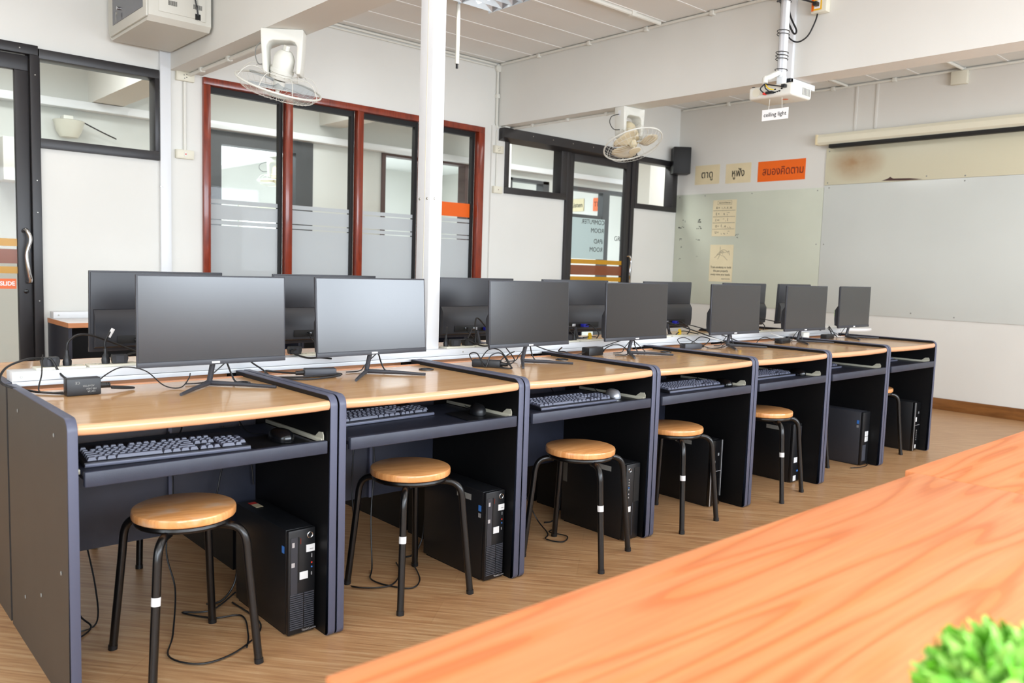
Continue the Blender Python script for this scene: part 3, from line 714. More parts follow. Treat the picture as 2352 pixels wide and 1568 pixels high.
# ------------------------------------------------------------ stools
def make_stool(label):
    t = thing('round_stool', label, 'stool', (0, 0, 0), 0, 'round stools at the computer desks')
    MB().lathe([(.0, .4255), (.137, .4255), (.1415, .4285), (.1425, .432), (.1425, .4455), (.1405, .450), (.1365, .452), (0, .452)], seg=48, caps=False).build('seat', 'stool_wood', t, sharp=30)
    MB().tube([(.128*math.cos(a*PI/12), .128*math.sin(a*PI/12), .416) for a in range(24)], .0088, 8, closed=True).build('seat_ring', 'stool_steel', t)
    MB().box(-.125, .125, -.012, .012, .4185, .4225).build('seat_brace', 'stool_steel', t, smooth=False)
    for a in (45, 135, 225, 315):
        c_, s_ = math.cos(math.radians(a)), math.sin(math.radians(a))
        def q(r, z): return (r*c_*.93, r*s_*1.06, z)
        pts = [q(.112, .405), q(.135, .405), q(.16, .400), q(.178, .385), q(.187, .362), q(.191, .335), q(.1975, .27), q(.2265, .012)]
        l = MB().tube(pts, .0118, 18, smooth=6).build('leg', 'stool_steel', t, sharp=60)
        MB().tube([q(.2265, .014), q(.228, 0)], .0132, 18).build('rubber_foot', 'black_plastic', l)
        if a == 225:
            MB().tube([q(.1985, .26), q(.201, .237)], .0124, 18).build('asset_sticker', 'sticker_white', l, 'white sticker')
    return t
SL = ['wooden-seat stool in front of the nearest desk, with scuffed white patches', 'round stool at the second desk from the left', 'round stool at the third desk, turned at an angle', 'round stool tucked half behind the panel of the fourth desk',
      'round stool at the fifth desk in front of a computer case with grey tape', 'stool at the sixth desk, only one leg showing', 'stool at the last desk, mostly hidden by the desk panel']
SP = [(.342, .150, 0), (1.147, .17, 0), (1.905, .055, 20), (2.612, .125, 4), (3.425, .125, 10), (4.12, .345, 0), (4.912, .235, 0)]
s0 = make_stool(SL[0]); s0.location = (*SP[0][:2], 0)
for k in range(1, 7): dup(s0, (*SP[k][:2], 0), math.radians(SP[k][2]), SL[k])
for (x, y, lb) in ((.575, 1.135, 'stool under the rear row desk, leg seen below the modesty panel'), (.84, 2.98, 'wooden stool seat glimpsed left, beyond the rear row at the wall bench'), (1.42, 2.98, 'wooden stool seat at the wall bench behind the plugs')):
    o = dup(s0, (x, y, 0), .2, lb, (1, 1, 1) if y < 2 else (1.15, 1.15, 1.2)); o['group'] = 'stools beyond the rear desks'
# scuffs on the nearest seat
ms = MAT['stool_wood'].copy(); MAT['stool_wood_scuffed'] = ms; ms.name = 'stool_wood_scuffed'; nt = ms.node_tree; N = nt.nodes
bs = N['Principled BSDF']; src = bs.inputs['Base Color'].links[0].from_socket; tc = N.new('ShaderNodeTexCoord'); nz = N.new('ShaderNodeTexNoise'); nz.inputs['Scale'].default_value = 13; nz.inputs['Detail'].default_value = 5
rp = N.new('ShaderNodeValToRGB'); rp.color_ramp.elements[0].position = .56; rp.color_ramp.elements[0].color = (0, 0, 0, 1); rp.color_ramp.elements[1].position = .72; rp.color_ramp.elements[1].color = (.5, .5, .5, 1)
mx = N.new('ShaderNodeMix'); mx.data_type = 'RGBA'; mx.inputs[7].default_value = (*lin((214, 196, 178)), 1)
nt.links.new(tc.outputs['Object'], nz.inputs['Vector']); nt.links.new(nz.outputs['Fac'], rp.inputs[0]); nt.links.new(rp.outputs[0], mx.inputs[0]); nt.links.new(src, mx.inputs[6]); nt.links.new(mx.outputs[2], bs.inputs['Base Color'])
for ch in s0.children:
    if ch.name.split('.')[0] == 'seat':
        ch.data = ch.data.copy(); ch.data.materials[0] = ms

# ------------------------------------------------------------ desktop computers under the desks
def make_tower(label, loc, kind):
    """front-left-bottom corner at the origin, front faces -Y, stands on its narrow side"""
    t = thing('computer_case', label, 'computer', loc, 0, 'computer cases standing under the desks')
    Wt, Ht, Dt = .092, .338, .372
    MB().box(0, Wt, .006, Dt, .004, Ht, .003).build('casing', 'black_plastic' if kind != 5 else 'dark_grey_plastic', t)
    MB().box(.002, Wt-.002, .02, Dt-.02, 0, .004).build('foot_rail', 'black_gasket', t, smooth=False)
    fz = MB().box(.0, Wt, -.012, .0055, .004, Ht, .004).build('front_bezel', 'black_gloss' if kind in (3, 6) else 'black_plastic', t)
    y = -.0125
    def fb(x0, x1, z0, z1, m_, n, pr=.001, b=0): return MB().box(x0, x1, y-pr, y+.001, z0, z1, b).build(n, m_, fz)
    if kind in (0, 1):
        fb(.008, .030, .135, .315, 'dark_grey_plastic', 'disc_drive'); fb(.012, .02, .285, .30, 'silver', 'drive_icon', .0014); fb(.010, .021, .222, .236, 'silver', 'drive_icon', .0014)
        fb(.033, .037, .17, .315, 'black_gasket', 'bay_slot'); fb(.040, .0418, .292, .310, 'ink_brown', 'red_mark')
        g = MB()
        for i in range(17):
            z = .022+i*.0068; g.box(.006, .050, y-.0018, y, z, z+.0034); g.box(.054, .087, y-.0018, y, z, z+.0034)
        g.build('grille', 'grille', fz, smooth=False)
        MB().tube([(.073+.009*math.cos(a*PI/8), y-.0006, .316+.009*math.sin(a*PI/8)) for a in range(16)], .0018, 6, closed=True).build('power_ring', 'chrome', fz)
        fb(.060, .089, .262, .285, 'sticker_white', 'asset_label', .0012); fb(.062+.01, .084, .270, .2715, 'ink_grey', 'label_print', .0016)
        fb(.038, .066, .178, .202, 'sticker_white', 'plain_label', .0012)
        fb(.078, .0805, .243, .255, 'silver', 'usb_mark'); fb(.077, .0805, .186, .196, 'silver', 'usb_mark')
        for z, m_ in ((.226, 'sticker_red'), (.212, 'sticker_blue')):
            MB().lathe([(.0026, 0), (.0026, .0010)], mtx=Matrix.Translation((.079, y, z)) @ Matrix.Rotation(PI/2, 4, 'X'), seg=12).build('audio_jack', m_, fz)
        text('ThinkCentre', .0095, 'silver', fz, frame3((.070, y-.0012, .0135), (1, 0, 0), (0, 0, 1)))
    elif kind == 2:
        fb(.05, .086, .17, .32, 'black_gasket', 'bay_slot'); fb(.006, .035, .128, .152, 'sticker_white', 'asset_label'); fb(.004, .024, .006, .028, 'sticker_white', 'asset_label')
        MB().tube([(.020+.008*math.cos(a*PI/8), y-.0006, .312+.008*math.sin(a*PI/8)) for a in range(16)], .0016, 6, closed=True).build('power_ring', 'chrome', fz)
        for z in (.268, .256, .244, .225, .205, .19):
            fb(.016, .020, z, z+.006, 'silver', 'front_port', .0012)
        MB().lathe([(.0032, 0), (.0032, .0012)], mtx=Matrix.Translation((.018, y, .236)) @ Matrix.Rotation(PI/2, 4, 'X'), seg=12).build('audio_jack', 'sticker_blue', fz)
        fb(.046, .048, .02, .165, 'grille', 'groove')
    elif kind in (3, 6):
        fb(.0005, .006, .006, .336, 'silver', 'silver_edge', .0016)
        if kind == 3: fb(.0865, .0915, .05, .336, 'silver', 'silver_edge', .0016)
        fb(.016, .034, .205, .235, 'sticker_white', 'asset_label'); fb(.012, .086, .178, .181, 'silver', 'bezel_line', .0008); fb(.055, .064, .258, .272, 'silver', 'drive_icon', .0012)
        fb(.03, .046, .02, .045, 'sticker_white', 'asset_label')
        for i in range(6): fb(.04, .046, .075+i*.013, .081+i*.013, 'silver', 'front_port', .0012)
    elif kind == 4:
        fb(.05, .086, .17, .32, 'dark_grey_plastic', 'disc_drive'); fb(.02, .055, .115, .145, 'sticker_white', 'asset_label'); fb(.02, .05, .01, .04, 'sticker_white', 'asset_label'); fb(.055, .07, .06, .07, 'sticker_blue', 'blue_mark')
    else:
        fb(.03, .07, .15, .215, 'sticker_white', 'window_label'); fb(.05, .052, .15, .215, 'black_gasket', 'label_gap', .0014); fb(.03, .07, .181, .184, 'black_gasket', 'label_gap', .0014)
        fb(.006, .05, .03, .13, 'grille', 'grille')
    # side stickers (the side facing -X)
    def sb(y0, y1, z0, z1, m_, n): MB().box(-.0010, .0, y0, y1, z0, z1).build(n, m_, t, smooth=False)
    if kind in (0, 1, 5):
        sb(.015, .030, .262, .284, 'sticker_blue', 'processor_sticker')
        if kind: sb(.016, .030, .238, .254, 'silver', 'small_sticker')
    if kind in (1, 2, 4): sb(.075, .16, .292, .314, 'tape_grey', 'tape_strip')
    if kind == 3: sb(.11, .21, .30, .32, 'tape_grey', 'tape_strip')
    if kind == 2: sb(.34, .365, .19, .30, 'ink_grey', 'rating_label')
    if kind == 0: MB().box(.03, .055, .28, .32, Ht, Ht+.0008).build('certificate_sticker', 'sticker_beige', t, smooth=False); MB().box(.03, .055, .32, .345, Ht, Ht+.0008).build('certificate_sticker', 'sticker_red', t, smooth=False)
    # rear power cord
    MB().tube([(.05, Dt-.002, .27), (.05, Dt+.014, .25), (.02, Dt+.016, .15), (.0, Dt+.014, .05), (-.05, Dt+.0, .006), (-.1, Dt+.005, .005)], .0036, 8, smooth=6).build('power_cord', 'cable_black', t)
    return t
TL = ['black computer case under the nearest desk with a coloured sticker on top', 'black computer case under the second desk with torn grey tape on its side', 'black computer case under the third desk with a printed rating label near the back',
      'glossy black computer case with silver front edges under the fourth desk', 'black computer case under the fifth desk behind the stool', 'dark computer case under the sixth desk with a white square label on the front', 'black computer case with one silver stripe under the last desk']
TP = [(.628, .083), (1.402, .060), (2.178, .044), (2.925, .124), (3.725, .128), (4.497, .086), (5.236, .072)]
for k in range(7): make_tower(TL[k], (TP[k][0], TP[k][1], 0), k)

# ------------------------------------------------------------ power adapters and plugs
def make_adapter(label, loc, rz, dims=(.105, .045, .034), cords=(), print_=False, m_='black_plastic'):
    t = thing('power_adapter', label, 'power adapter', loc, rz, 'monitor power adapters on the desks'); a, b, h_ = dims
    body = MB().box(-a/2, a/2, -b/2, b/2, 0.0005, h_, .003).build('adapter_body', m_, t)
    MB().box(-a/2+.003, a/2-.003, -b/2+.004, b/2-.004, h_, h_+.0006).build('adapter_lid', 'dark_grey_plastic', body, smooth=False)
    if print_:
        for i, (s_, x, z) in enumerate((('CE', -.018, .026), ('ADAPTER', .012, .0195), ('100-240V', .02, .0135), ('12V 3A', .02, .008))):
            text(s_, .0075 if i else .011, 'tape_grey', body, frame3((x, -b/2-.0004, z*1.5), (-1, 0, 0), (0, 0, -1)))
    g = MB(); g.tube([(a/2, 0, h_/2), (a/2+.03, 0, h_/2-.002)], .009, 8, rads=[.010, .0065]); 
    for i in range(3): g.tube([(a/2+.014+i*.006, 0, h_/2-.001), (a/2+.017+i*.006, 0, h_/2-.001)], .0085, 8)
    g.build('inlet_plug', 'cable_black', t)
    for c_ in cords: MB().tube(c_[1:], c_[0], 8, smooth=8).build('cord', 'cable_black', t)
    return t
make_adapter('black power adapter with grey printing on the nearest desk', (.160, .475, ZD), .02, (.095, .036, .052), cords=(
    (.0034, (.082, 0, .015), (.12, .01, .01), (.155, .025, .006), (.15, .04, .006), (.10, .045, .012), (.06, .05, .012)),
    (.0022, (-.052, 0, .012), (-.09, .01, .012), (-.112, .02, .02), (-.085, .10, .055), (-.06, .20, .08), (-.05, .23, .10)),
    (.0020, (.04, .03, .02), (.09, .08, .045), (.15, .11, .062), (.21, .08, .05), (.24, .0, .01), (.28, -.03, .004), (.33, .03, .02), (.36, .09, .03))), print_=True)
make_adapter('silver-topped grey power adapter leaning by the trunk on the second desk', (.965, .50, ZD), PI-.33, (.115, .042, .030), (
    (.0036, (.085, 0, .014), (.14, -.03, .014), (.19, -.03, .02), (.17, .06, .006), (.06, .11, .006), (-.05, .05, .006), (-.055, .03, .01), (.06, .05, .006), (.18, .03, .004)),
    (.0022, (-.057, 0, .012), (-.08, .005, .008), (-.07, .03, .006), (-.06, .05, .006)),
    (.0030, (.18, -.0, .008), (.20, -.04, .025), (.23, -.06, .045), (.26, -.10, .07))), m_='dark_grey_plastic')
make_adapter('black power adapter wrapped in its own tangled cord on the third desk', (1.71, .43, ZD), -.9, (.12, .045, .03), (
    (.0026, (-.06, 0, .018), (-.075, .0, .05), (-.04, -.01, .055), (0, -.035, .003), (.02, -.02, .05), (.06, 0, .06), (.10, -.03, .02), (.115, -.04, .004), (.07, -.02, .005), (.05, .01, .02), (.08, .05, .05), (.1, .1, .06)),
    (.0024, (-.03, .02, .03), (.0, .03, .07), (.05, .0, .075), (.09, -.02, .04), (.11, -.03, .006), (.09, -.05, .004), (.05, -.04, .006)),
    (.0024, (.09, 0, .012), (.11, .05, .03), (.06, .11, .075), (.04, .16, .09))))
make_adapter('black power adapter against the trunk on the fourth desk', (2.50, .55, ZD), .05, (.11, .05, .04), (
    (.0028, (.085, 0, .02), (.12, .0, .035), (.16, -.02, .05), (.2, -.05, .03), (.15, -.10, .005), (.08, -.08, .004)),
    (.0026, (-.055, 0, .02), (-.09, -.01, .016), (-.16, .0, .012), (-.26, .05, .03), (-.34, .09, .06)),
    (.0022, (.1, .03, .03), (.2, .0, .06), (.27, -.03, .07), (.33, -.05, .03), (.36, -.06, .004))))
make_adapter('grey power adapter with a white tag among cords on the fifth desk', (3.29, .53, ZD), -.25, (.12, .05, .03), (
    (.0028, (.085, 0, .015), (.12, .02, .02), (.16, .03, .05), (.12, .06, .06), (.07, .05, .04), (.03, .03, .03)),
    (.0024, (-.06, 0, .015), (-.08, .02, .05), (-.02, .03, .06), (.05, .02, .03), (.12, -.02, .004), (.2, -.01, .004), (.27, .02, .006)),
    (.0022, (.1, -.02, .004), (.18, -.03, .004), (.24, .0, .02), (.3, .03, .03))), m_='dark_grey_plastic')
make_adapter('black power adapter beside the monitor foot on the sixth desk', (4.22, .50, ZD), .1, (.13, .05, .03), (
    (.0028, (.09, 0, .015), (.13, .02, .02), (.18, .04, .03), (.24, .05, .01)),
    (.0026, (-.065, 0, .015), (-.1, .01, .02), (-.16, .04, .04), (-.22, .05, .03), (-.28, .04, .01))))
make_adapter('long black power adapter at the back of the last desk', (4.89, .545, ZD), .05, (.12, .045, .032), (
    (.0028, (.085, 0, .015), (.11, .03, .05), (.13, .05, .08), (.17, .03, .03), (.16, .0, .005)),
    (.0024, (.1, .02, .03), (.15, .06, .07), (.2, .08, .05), (.26, .02, .01))))
o = MB().box(4.665, 4.745, .60, .63, ZD+.002, ZD+.045, .003).build('white_charger', 'white_plastic')
tag(o, 'small white charger block on the back edge of the last desk', 'charger')

def make_plug(label, loc, rz, kind, pts, r=.0036):
    t = thing('power_plug', label, 'plug', loc, rz, 'black plugs in the power trunk')
    if kind == 'flat':
        MB().prism([(-.022, 0), (.022, 0), (.026, .018), (.022, .030), (-.022, .030), (-.026, .018)], 'y', -.014, .014).build('plug_body', 'black_plastic', t)
        MB().box(-.012, .012, -.0145, -.0135, .004, .026).build('grip', 'dark_grey_plastic', t)
    else:
        MB().lathe([(.013, 0), (.014, .014), (.010, .028), (.006, .034), (.0055, .05)], seg=14, mtx=Matrix.Diagonal((1, .8, 1, 1))).build('plug_body', 'black_plastic', t)
    MB().tube(pts, r, 8, smooth=8).build('cord', 'cable_black', t)
    return t
ZS = .8025
make_plug('flat black plug at the left end of the trunk', (.135, .748, ZS), .1, 'flat', [(-.024, 0, .026), (-.07, -.02, .03), (-.14, -.05, .01), (-.165, -.09, -.03), (-.11, -.16, -.05), (-.05, -.24, -.053), (.02, -.27, -.055), (.045, -.20, -.052), (.02, -.06, -.03), (-.0, -.022, .02), (-.01, -.016, .028)])
make_plug('upright black plug with cord arching right, second on the trunk', (.185, .748, ZS), 0, 'round', [(0, 0, .045), (.003, 0, .075), (.03, .005, .097), (.07, .01, .097), (.13, .03, .075), (.20, .05, .045), (.26, .06, .02), (.30, .06, .01)])
t3 = make_plug('upright black plug with a white tag on its cord', (.302, .748, ZS), 0, 'round', [(0, 0, .045), (-.002, 0, .07), (.005, .005, .085), (.02, .01, .11)])
MB().box(-.006, .006, -.002, .002, .0, .032, .001, Matrix.Translation((.012, .008, .088)) @ Matrix.Rotation(.5, 4, 'Y')).build('cord_tag', 'sticker_white', t3, 'white tag')
make_plug('flat black plug left of the nearest monitor', (.345, .748, ZS), -.1, 'flat', [(.02, 0, .026), (.06, .03, .03), (.11, .05, .02), (.18, .06, .01)])
k = 0
for (x, kd, pts, lb) in ((.665+.27, 'round', [(0, 0, .045), (-.005, .01, .07), (-.04, .03, .10)], 'upright plug between the two nearest monitors'),
                         (.99, 'flat', [(.0, -.014, .02), (-.02, -.03, .01), (.03, -.05, -.01), (.09, -.05, -.012), (.14, -.03, -.02)], 'bulky black plug just left of the second monitor'),
                         (1.735, 'round', [(0, 0, .045), (.003, .0, .065), (.012, .01, .085), (.02, .02, .08)], 'upright plug directly right of the white column'),
                         (1.785, 'flat', [(.024, 0, .026), (.07, -.0, .022), (.13, -.02, .0), (.17, -.03, .0), (.25, -.02, .006)], 'flat plug, second right of the white column'),
                         (1.86, 'flat', [(0, .0, .03), (.03, .02, .05), (.07, .05, .07), (.12, .08, .05)], 'dark plug before the blue video plug, third right of the column'),
                         (1.91, 'round', [(0, 0, .045), (.0, .01, .08), (.02, .03, .12), (.06, .05, .11), (.12, .05, .05)], 'tall plug with high cord left of the third monitor'),
                         (2.475, 'round', [(0, 0, .045), (.003, .0, .06), (.03, .01, .075), (.06, .02, .07)], 'upright plug right of the third monitor'),
                         (2.53, 'flat', [(-.02, 0, .02), (-.03, .02, .03), (-.05, .03, .02)], 'flat plug between the third and fourth monitors'),
                         (2.575, 'round', [(0, 0, .045), (-.005, .0, .06), (-.03, .0, .068), (-.06, .01, .055)], 'plug with looped cord between the third and fourth monitors'),
                         (3.235, 'flat', [(0, 0, .03), (.03, .03, .05), (.07, .04, .08)], 'dark plug right of the fourth monitor'),
                         (3.29, 'round', [(0, 0, .045), (.0, .01, .08), (-.05, .02, .06)], 'tall upright plug right of the fourth monitor'),
                         (3.33, 'round', [(0, 0, .045), (.005, .0, .06), (.03, .01, .075), (.1, .02, .06), (.2, -.02, .03), (.32, -.12, -.02), (.40, -.2, -.05)], 'upright plug with long cord toward the fifth monitor')):
    make_plug(lb, (x, .748, ZS), rnd.uniform(-.2, .2), kd, pts)
for (x, pts, lb) in ((3.475, [(-.06, -.02, .004), (-.03, -.01, .012), (0, 0, .015), (.04, .0, .02), (.10, -.01, .01), (.16, -.02, .0)], 'black cord with a yellow tag left of the fifth monitor'),
                     (4.13, [(-.2, 0, .0), (-.08, 0, .004), (0, 0, .015), (.05, .0, .012), (.12, -.01, .006), (.2, -.02, .003)], 'black cord with a yellow tag between the fifth and sixth monitors'),
                     (2.69, [(-.05, 0, .01), (0, 0, .012), (.05, 0, .01)], 'black cord with a yellow tag left of the fourth monitor')):
    t = thing('tagged_cord', lb, 'cable', (x, .748, ZS)); MB().tube(pts, .003, 8, smooth=6).build('cord', 'cable_black', t)
    MB().prism([(-.009, .0), (.009, .0), (.010, .018), (.004, .034), (-.004, .034), (-.009, .018)], 'y', -.006, .006).build('tag', 'tag_yellow', t, 'yellow tag')
for (pts, mm, lb) in (([(3.62, .95, .86), (3.72, .85, .845), (3.83, .72, .80), (3.93, .62, .752)], 'cable_black', 'black cable sloping from the rear row to the sixth desk'),
                      ([(4.28, .62, .795), (4.33, .60, .78), (4.40, .56, .757), (4.46, .53, .75), (4.50, .50, .749)], 'cable_white', 'white cable beside the sixth monitor foot'),
                      ([(3.52, .60, .80), (3.58, .58, .79), (3.66, .55, .768), (3.70, .52, .75)], 'cable_white', 'white cable beside the fifth monitor foot'),
                      ([(4.45, .85, .88), (4.62, .75, .85), (4.78, .65, .82), (4.9, .6, .80)], 'cable_black', 'black cable sloping to the seventh monitor'),
                      ([(2.23, .50, .80), (2.27, .56, .775), (2.33, .58, .768), (2.37, .57, .755), (2.42, .55, .749), (2.46, .56, .749)], 'cable_black', 'thin black cable right of the third monitor foot'),
                      ([(5.02, .60, .76), (5.10, .56, .752), (5.22, .53, .755), (5.28, .55, .750)], 'cable_white', 'white cable behind the last monitor foot')):
    tag(MB().tube(pts, .0036 if 'white' in mm else .003, 8, smooth=8).build('cable', mm), lb, 'cable', 'loose cables on the desks')
# cables hanging and lying under the desks
for (pts, lb) in (([(.42, .50, .60), (.43, .49, .40), (.40, .47, .22), (.41, .42, .10), (.36, .30, .006), (.30, .16, .006), (.36, .06, .006), (.48, .08, .006), (.60, .20, .006), (.60, .42, .006)], 'thin black cable looping on the floor behind the nearest stool'),
                  ([(.14, .66, .30), (.17, .62, .15), (.16, .56, .04), (.18, .50, .006), (.10, .42, .006), (.03, .38, .006)], 'thin black cable on the floor beside the nearest left panel'),
                  ([(.62, .44, .03), (.52, .40, .006), (.44, .44, .006), (.50, .34, .006), (.58, .30, .006), (.54, .16, .006), (.50, .08, .006)], 'short black cable curling on the floor left of the nearest computer case'),
                  ([(.20, .66, .28), (.22, .60, .10), (.20, .52, .006), (.12, .50, .006), (.08, .56, .006), (.03, .55, .006)], 'black cable on the floor behind the nearest left panel, the rearmost one'),
                  ([(.60, .50, .60), (.61, .49, .52), (.58, .47, .44), (.56, .46, .36)], 'grey cable hanging beside the nearest computer case'),
                  ([(.66, .50, .60), (.665, .5, .52), (.70, .5, .46), (.71, .5, .38)], 'grey cable hanging right of the nearest case'),
                  ([(1.13, .50, .60), (1.10, .48, .45), (1.09, .47, .3), (1.06, .40, .15), (1.02, .36, .006), (1.0, .28, .006), (1.10, .22, .006), (1.20, .30, .006), (1.25, .4, .006)], 'black cable looping on the floor behind the second stool'),
                  ([(1.18, .5, .62), (1.20, .49, .4), (1.17, .46, .2), (1.14, .40, .02), (1.08, .30, .006), (1.14, .16, .006), (1.22, .20, .006), (1.30, .36, .006)], 'second black cable on the floor by the second computer case'),
                  ([(1.95, .5, .62), (1.93, .48, .5), (1.90, .46, .35), (1.93, .42, .2), (2.0, .40, .05), (1.98, .30, .006), (1.92, .25, .006), (1.95, .18, .006), (2.02, .22, .006), (1.99, .30, .01), (2.06, .33, .006), (2.13, .40, .006)], 'bundle of black cable on the floor under the third desk'),
                  ([(1.62, .5, .62), (1.63, .5, .5), (1.62, .49, .38)], 'pale cable hanging under the third desk'),
                  ([(2.50, .4, .60), (2.51, .42, .55), (2.53, .44, .46), (2.52, .45, .40)], 'white cable hanging below the fourth tray'),
                  ([(4.60, .16, .20), (4.62, .14, .14), (4.60, .10, .05), (4.56, .06, .005), (4.46, .05, .004), (4.38, .08, .004)], 'black cable on the floor in front of the sixth computer case')):
    tag(MB().tube(pts, .0028, 6, smooth=8).build('cable', 'cable_white' if 'white' in lb else 'cable_black'), lb, 'cable', 'cables under the desks')

# ------------------------------------------------------------ benches along the back wall
for i, (a, b, lb) in enumerate(((.79, 2.32, 'white-topped bench with orange edge at the left of the back wall'), (2.325, 3.86, 'white-topped bench under the red window behind the column'), (3.865, 5.30, 'white-topped bench left of the black glass door'))):
    t = thing('wall_bench', lb, 'bench', (a, 3.235, 0), 0, 'benches along the back wall'); W = b-a
    p = MB().box(0, W, 0, .505, .722, .75, .001).build('bench_top', 'desk_white_top', t)
    MB().prism([(0, 0), (0, .505), (-.002, .505), (-.002, -.002), (W, -.002), (W, 0)], 'z', .721, .7505).build('edge_band', 'orange_wood', p, 'orange edging', smooth=False)
    for x in (0.0, W-.02): MB().box(x, x+.02, .01, .505, 0, .7215).build('side_panel', 'desk_panel', t, smooth=False)
    MB().box(.02, W-.02, .42, .44, .2, .7215).build('back_panel', 'desk_panel_shaded', t, smooth=False)
t = thing('bench_trunk', 'white aluminium power trunk on the back wall benches', 'power trunk', (.805, 3.66, .7505))
MB().box(0, 4.45, 0, .085, 0, .042, .002).build('trunk_body', 'white_metal', t)
MB().lathe([(.005, 0), (.004, .002)], mtx=Matrix.Translation((.03, 0, .02)) @ Matrix.Rotation(PI/2, 4, 'X'), seg=10).build('screw', 'steel', t)
o = MB().box(5.44, 5.50, 3.1, 3.4, .0, .72, .005).build('door_side_panel', 'white_plastic'); bpy.data.objects.remove(o)

# ------------------------------------------------------------ foreground tables
for i, (x0, x1, y1, lb) in enumerate(((-.118, 1.314, -1.485, 'long orange wood-grain table filling the lower right foreground'), (1.317, 3.35, -1.462, 'second orange wood-grain table continuing toward the right, set slightly back'))):
    t = thing('long_table', lb, 'table', ((x0+x1)/2, y1-.40, 0), 0, 'orange tables in the foreground'); W = x1-x0
    top = MB().box(-W/2, W/2, -.40, .40, .722, .75, .0025).build('tabletop', 'table_cherry', t)
    top['note'] = 0; del top['note']
    for sx in (-1, 1):
        for sy_ in (-1, 1): MB().box(sx*(W/2-.06)-.02, sx*(W/2-.06)+.02, sy_*.34-.02, sy_*.34+.02, 0, .69, .003).build('leg', 'black_plastic', t)
    MB().box(-W/2+.06, W/2-.06, -.34, .34, .692, .7215).build('apron', 'table_underside', t, smooth=False)

# ------------------------------------------------------------ artificial plants
def make_plant(name, label, loc, r, n, pot_h, seed, grp=None):
    t = thing(name, label, 'plant', loc); rr = random.Random(seed)
    MB().lathe([(r*.42, 0), (r*.55, pot_h*.9), (r*.58, pot_h), (r*.50, pot_h), (r*.48, pot_h*.8), (0, pot_h*.8)], seg=28, caps=False).build('pot', 'pot_white', t)
    cz = pot_h+r*.72
    MB().lathe([(.0, -.62*r), (.45*r, -.45*r), (.68*r, 0), (.45*r, .5*r), (0, .66*r)], c=(0, 0, cz), seg=14, caps=False).build('foliage_core', 'plant_green', t)
    for mi, (mm, nm) in enumerate((('plant_green', 'foliage'), ('plant_light', 'foliage'))):
        mb = MB()
        for i in range(n):
            th = rr.uniform(0, 2*PI); ph = math.acos(rr.uniform(-.75, 1)); d = Vector((math.sin(ph)*math.cos(th), math.sin(ph)*math.sin(th), math.cos(ph)))
            s_ = d.orthogonal().normalized(); s_.rotate(Matrix.Rotation(rr.uniform(0, 6.28), 3, d)); q = d.cross(s_)
            c0 = Vector((0, 0, cz))+d*r*.58; L = r*rr.uniform(.26, .46); wd = r*rr.uniform(.04, .07); curl = rr.uniform(-.9, .9)
            prev = None
            for k in range(5):
                u = k/4; p = c0+d*L*u*(1-.25*abs(curl)*u)+q*L*curl*u*u*.8; wk = wd*(1.0, 1.25, 1.2, .9, .35)[k]
                a = mb.bm.verts.new(p+s_*wk); m_ = mb.bm.verts.new(p-d*wk*.0+q*wk*.35); b = mb.bm.verts.new(p-s_*wk)
                if prev: mb.bm.faces.new((prev[0], prev[1], m_, a)); mb.bm.faces.new((prev[1], prev[2], b, m_))
                prev = (a, m_, b)
        mb.build(nm, mm, t, 'curled green leaves' if mi == 0 else 'paler curled leaves', sharp=180)
    return t
make_plant('potted_plant', 'bright green curly artificial plant at the lower right corner of the foreground table', (.170, -2.010, .7505), .074, 520, .034, 3)
t = thing('round_side_table', 'small white round table behind the rear row carrying the green plant', 'table', (6.44, 1.25, 0)); MB().lathe([(.28, .72), (.285, .73), (.28, .745), (0, .745)], seg=32, caps=False).build('table_top', 'desk_white_top', t); MB().tube([(0, 0, .01), (0, 0, .72)], .03, 12).build('pedestal', 'white_metal', t); MB().lathe([(.2, 0), (.19, .015), (.03, .03)], seg=24).build('base', 'white_metal', t)
make_plant('small_plant', 'small green plant glimpsed behind the last front row monitor', (6.47, 1.22, .7455), .075, 200, .05, 5)

# ------------------------------------------------------------ network cabinet under the beam
t = thing('network_cabinet', 'beige wall network cabinet with smoked glass door hung beside the beam', 'cabinet', (1.165, 2.965, 2.555))
Wc, Dc, Hc = .385, .60, .47
b = MB(); b.prism([(.03, 0), (Dc+.1, 0), (Dc+.17, .06), (Dc+.17, Hc), (0, Hc), (0, .03)], 'x', .012, Wc)
body = b.build('cabinet_body', 'grey_cabinet', t, smooth=False)
MB().box(-.0, .0118, .004, Dc+.10, .02, Hc-.01, .003).build('glass_door_frame', 'grey_cabinet', t)
MB().box(-.003, -.0005, .06, Dc+.03, .08, Hc-.06).build('smoked_pane', 'smoked_glass', t, 'smoked grey glass pane', smooth=False)
MB().box(.07, .30, -.005, -.0003, .06, Hc-.02, .001).build('side_panel', 'grey_cabinet', t)
MB().box(.302, .350, -.005, -.0003, .05, Hc-.02, .001).build('side_panel', 'grey_cabinet', t)
MB().box(.285, .318, -.006, -.005, .055, .09).build('cable_opening', 'black_gasket', t, smooth=False)
for x0, z0 in ((.125, .105), (.275, .115)):
    g = MB()
    for i in range(9): g.box(x0+i*.006, x0+i*.006+.003, -.0062, -.005, z0, z0+.028)
    g.build('vent_slots', 'black_gasket', t, smooth=False)
kk = MB(); kk.tube([(-.004, .50, .16), (-.016, .50, .16)], .011, 12); kk.build('lock', 'chrome', t)
kk = MB(); kk.lathe([(.012, 0), (.012, .002)], mtx=Matrix.Translation((-.020, .50, .125)) @ Matrix.Rotation(PI/2, 4, 'Y'), seg=14).box(-.022, -.019, .497, .503, .075, .118); kk.build('key', 'steel', t)
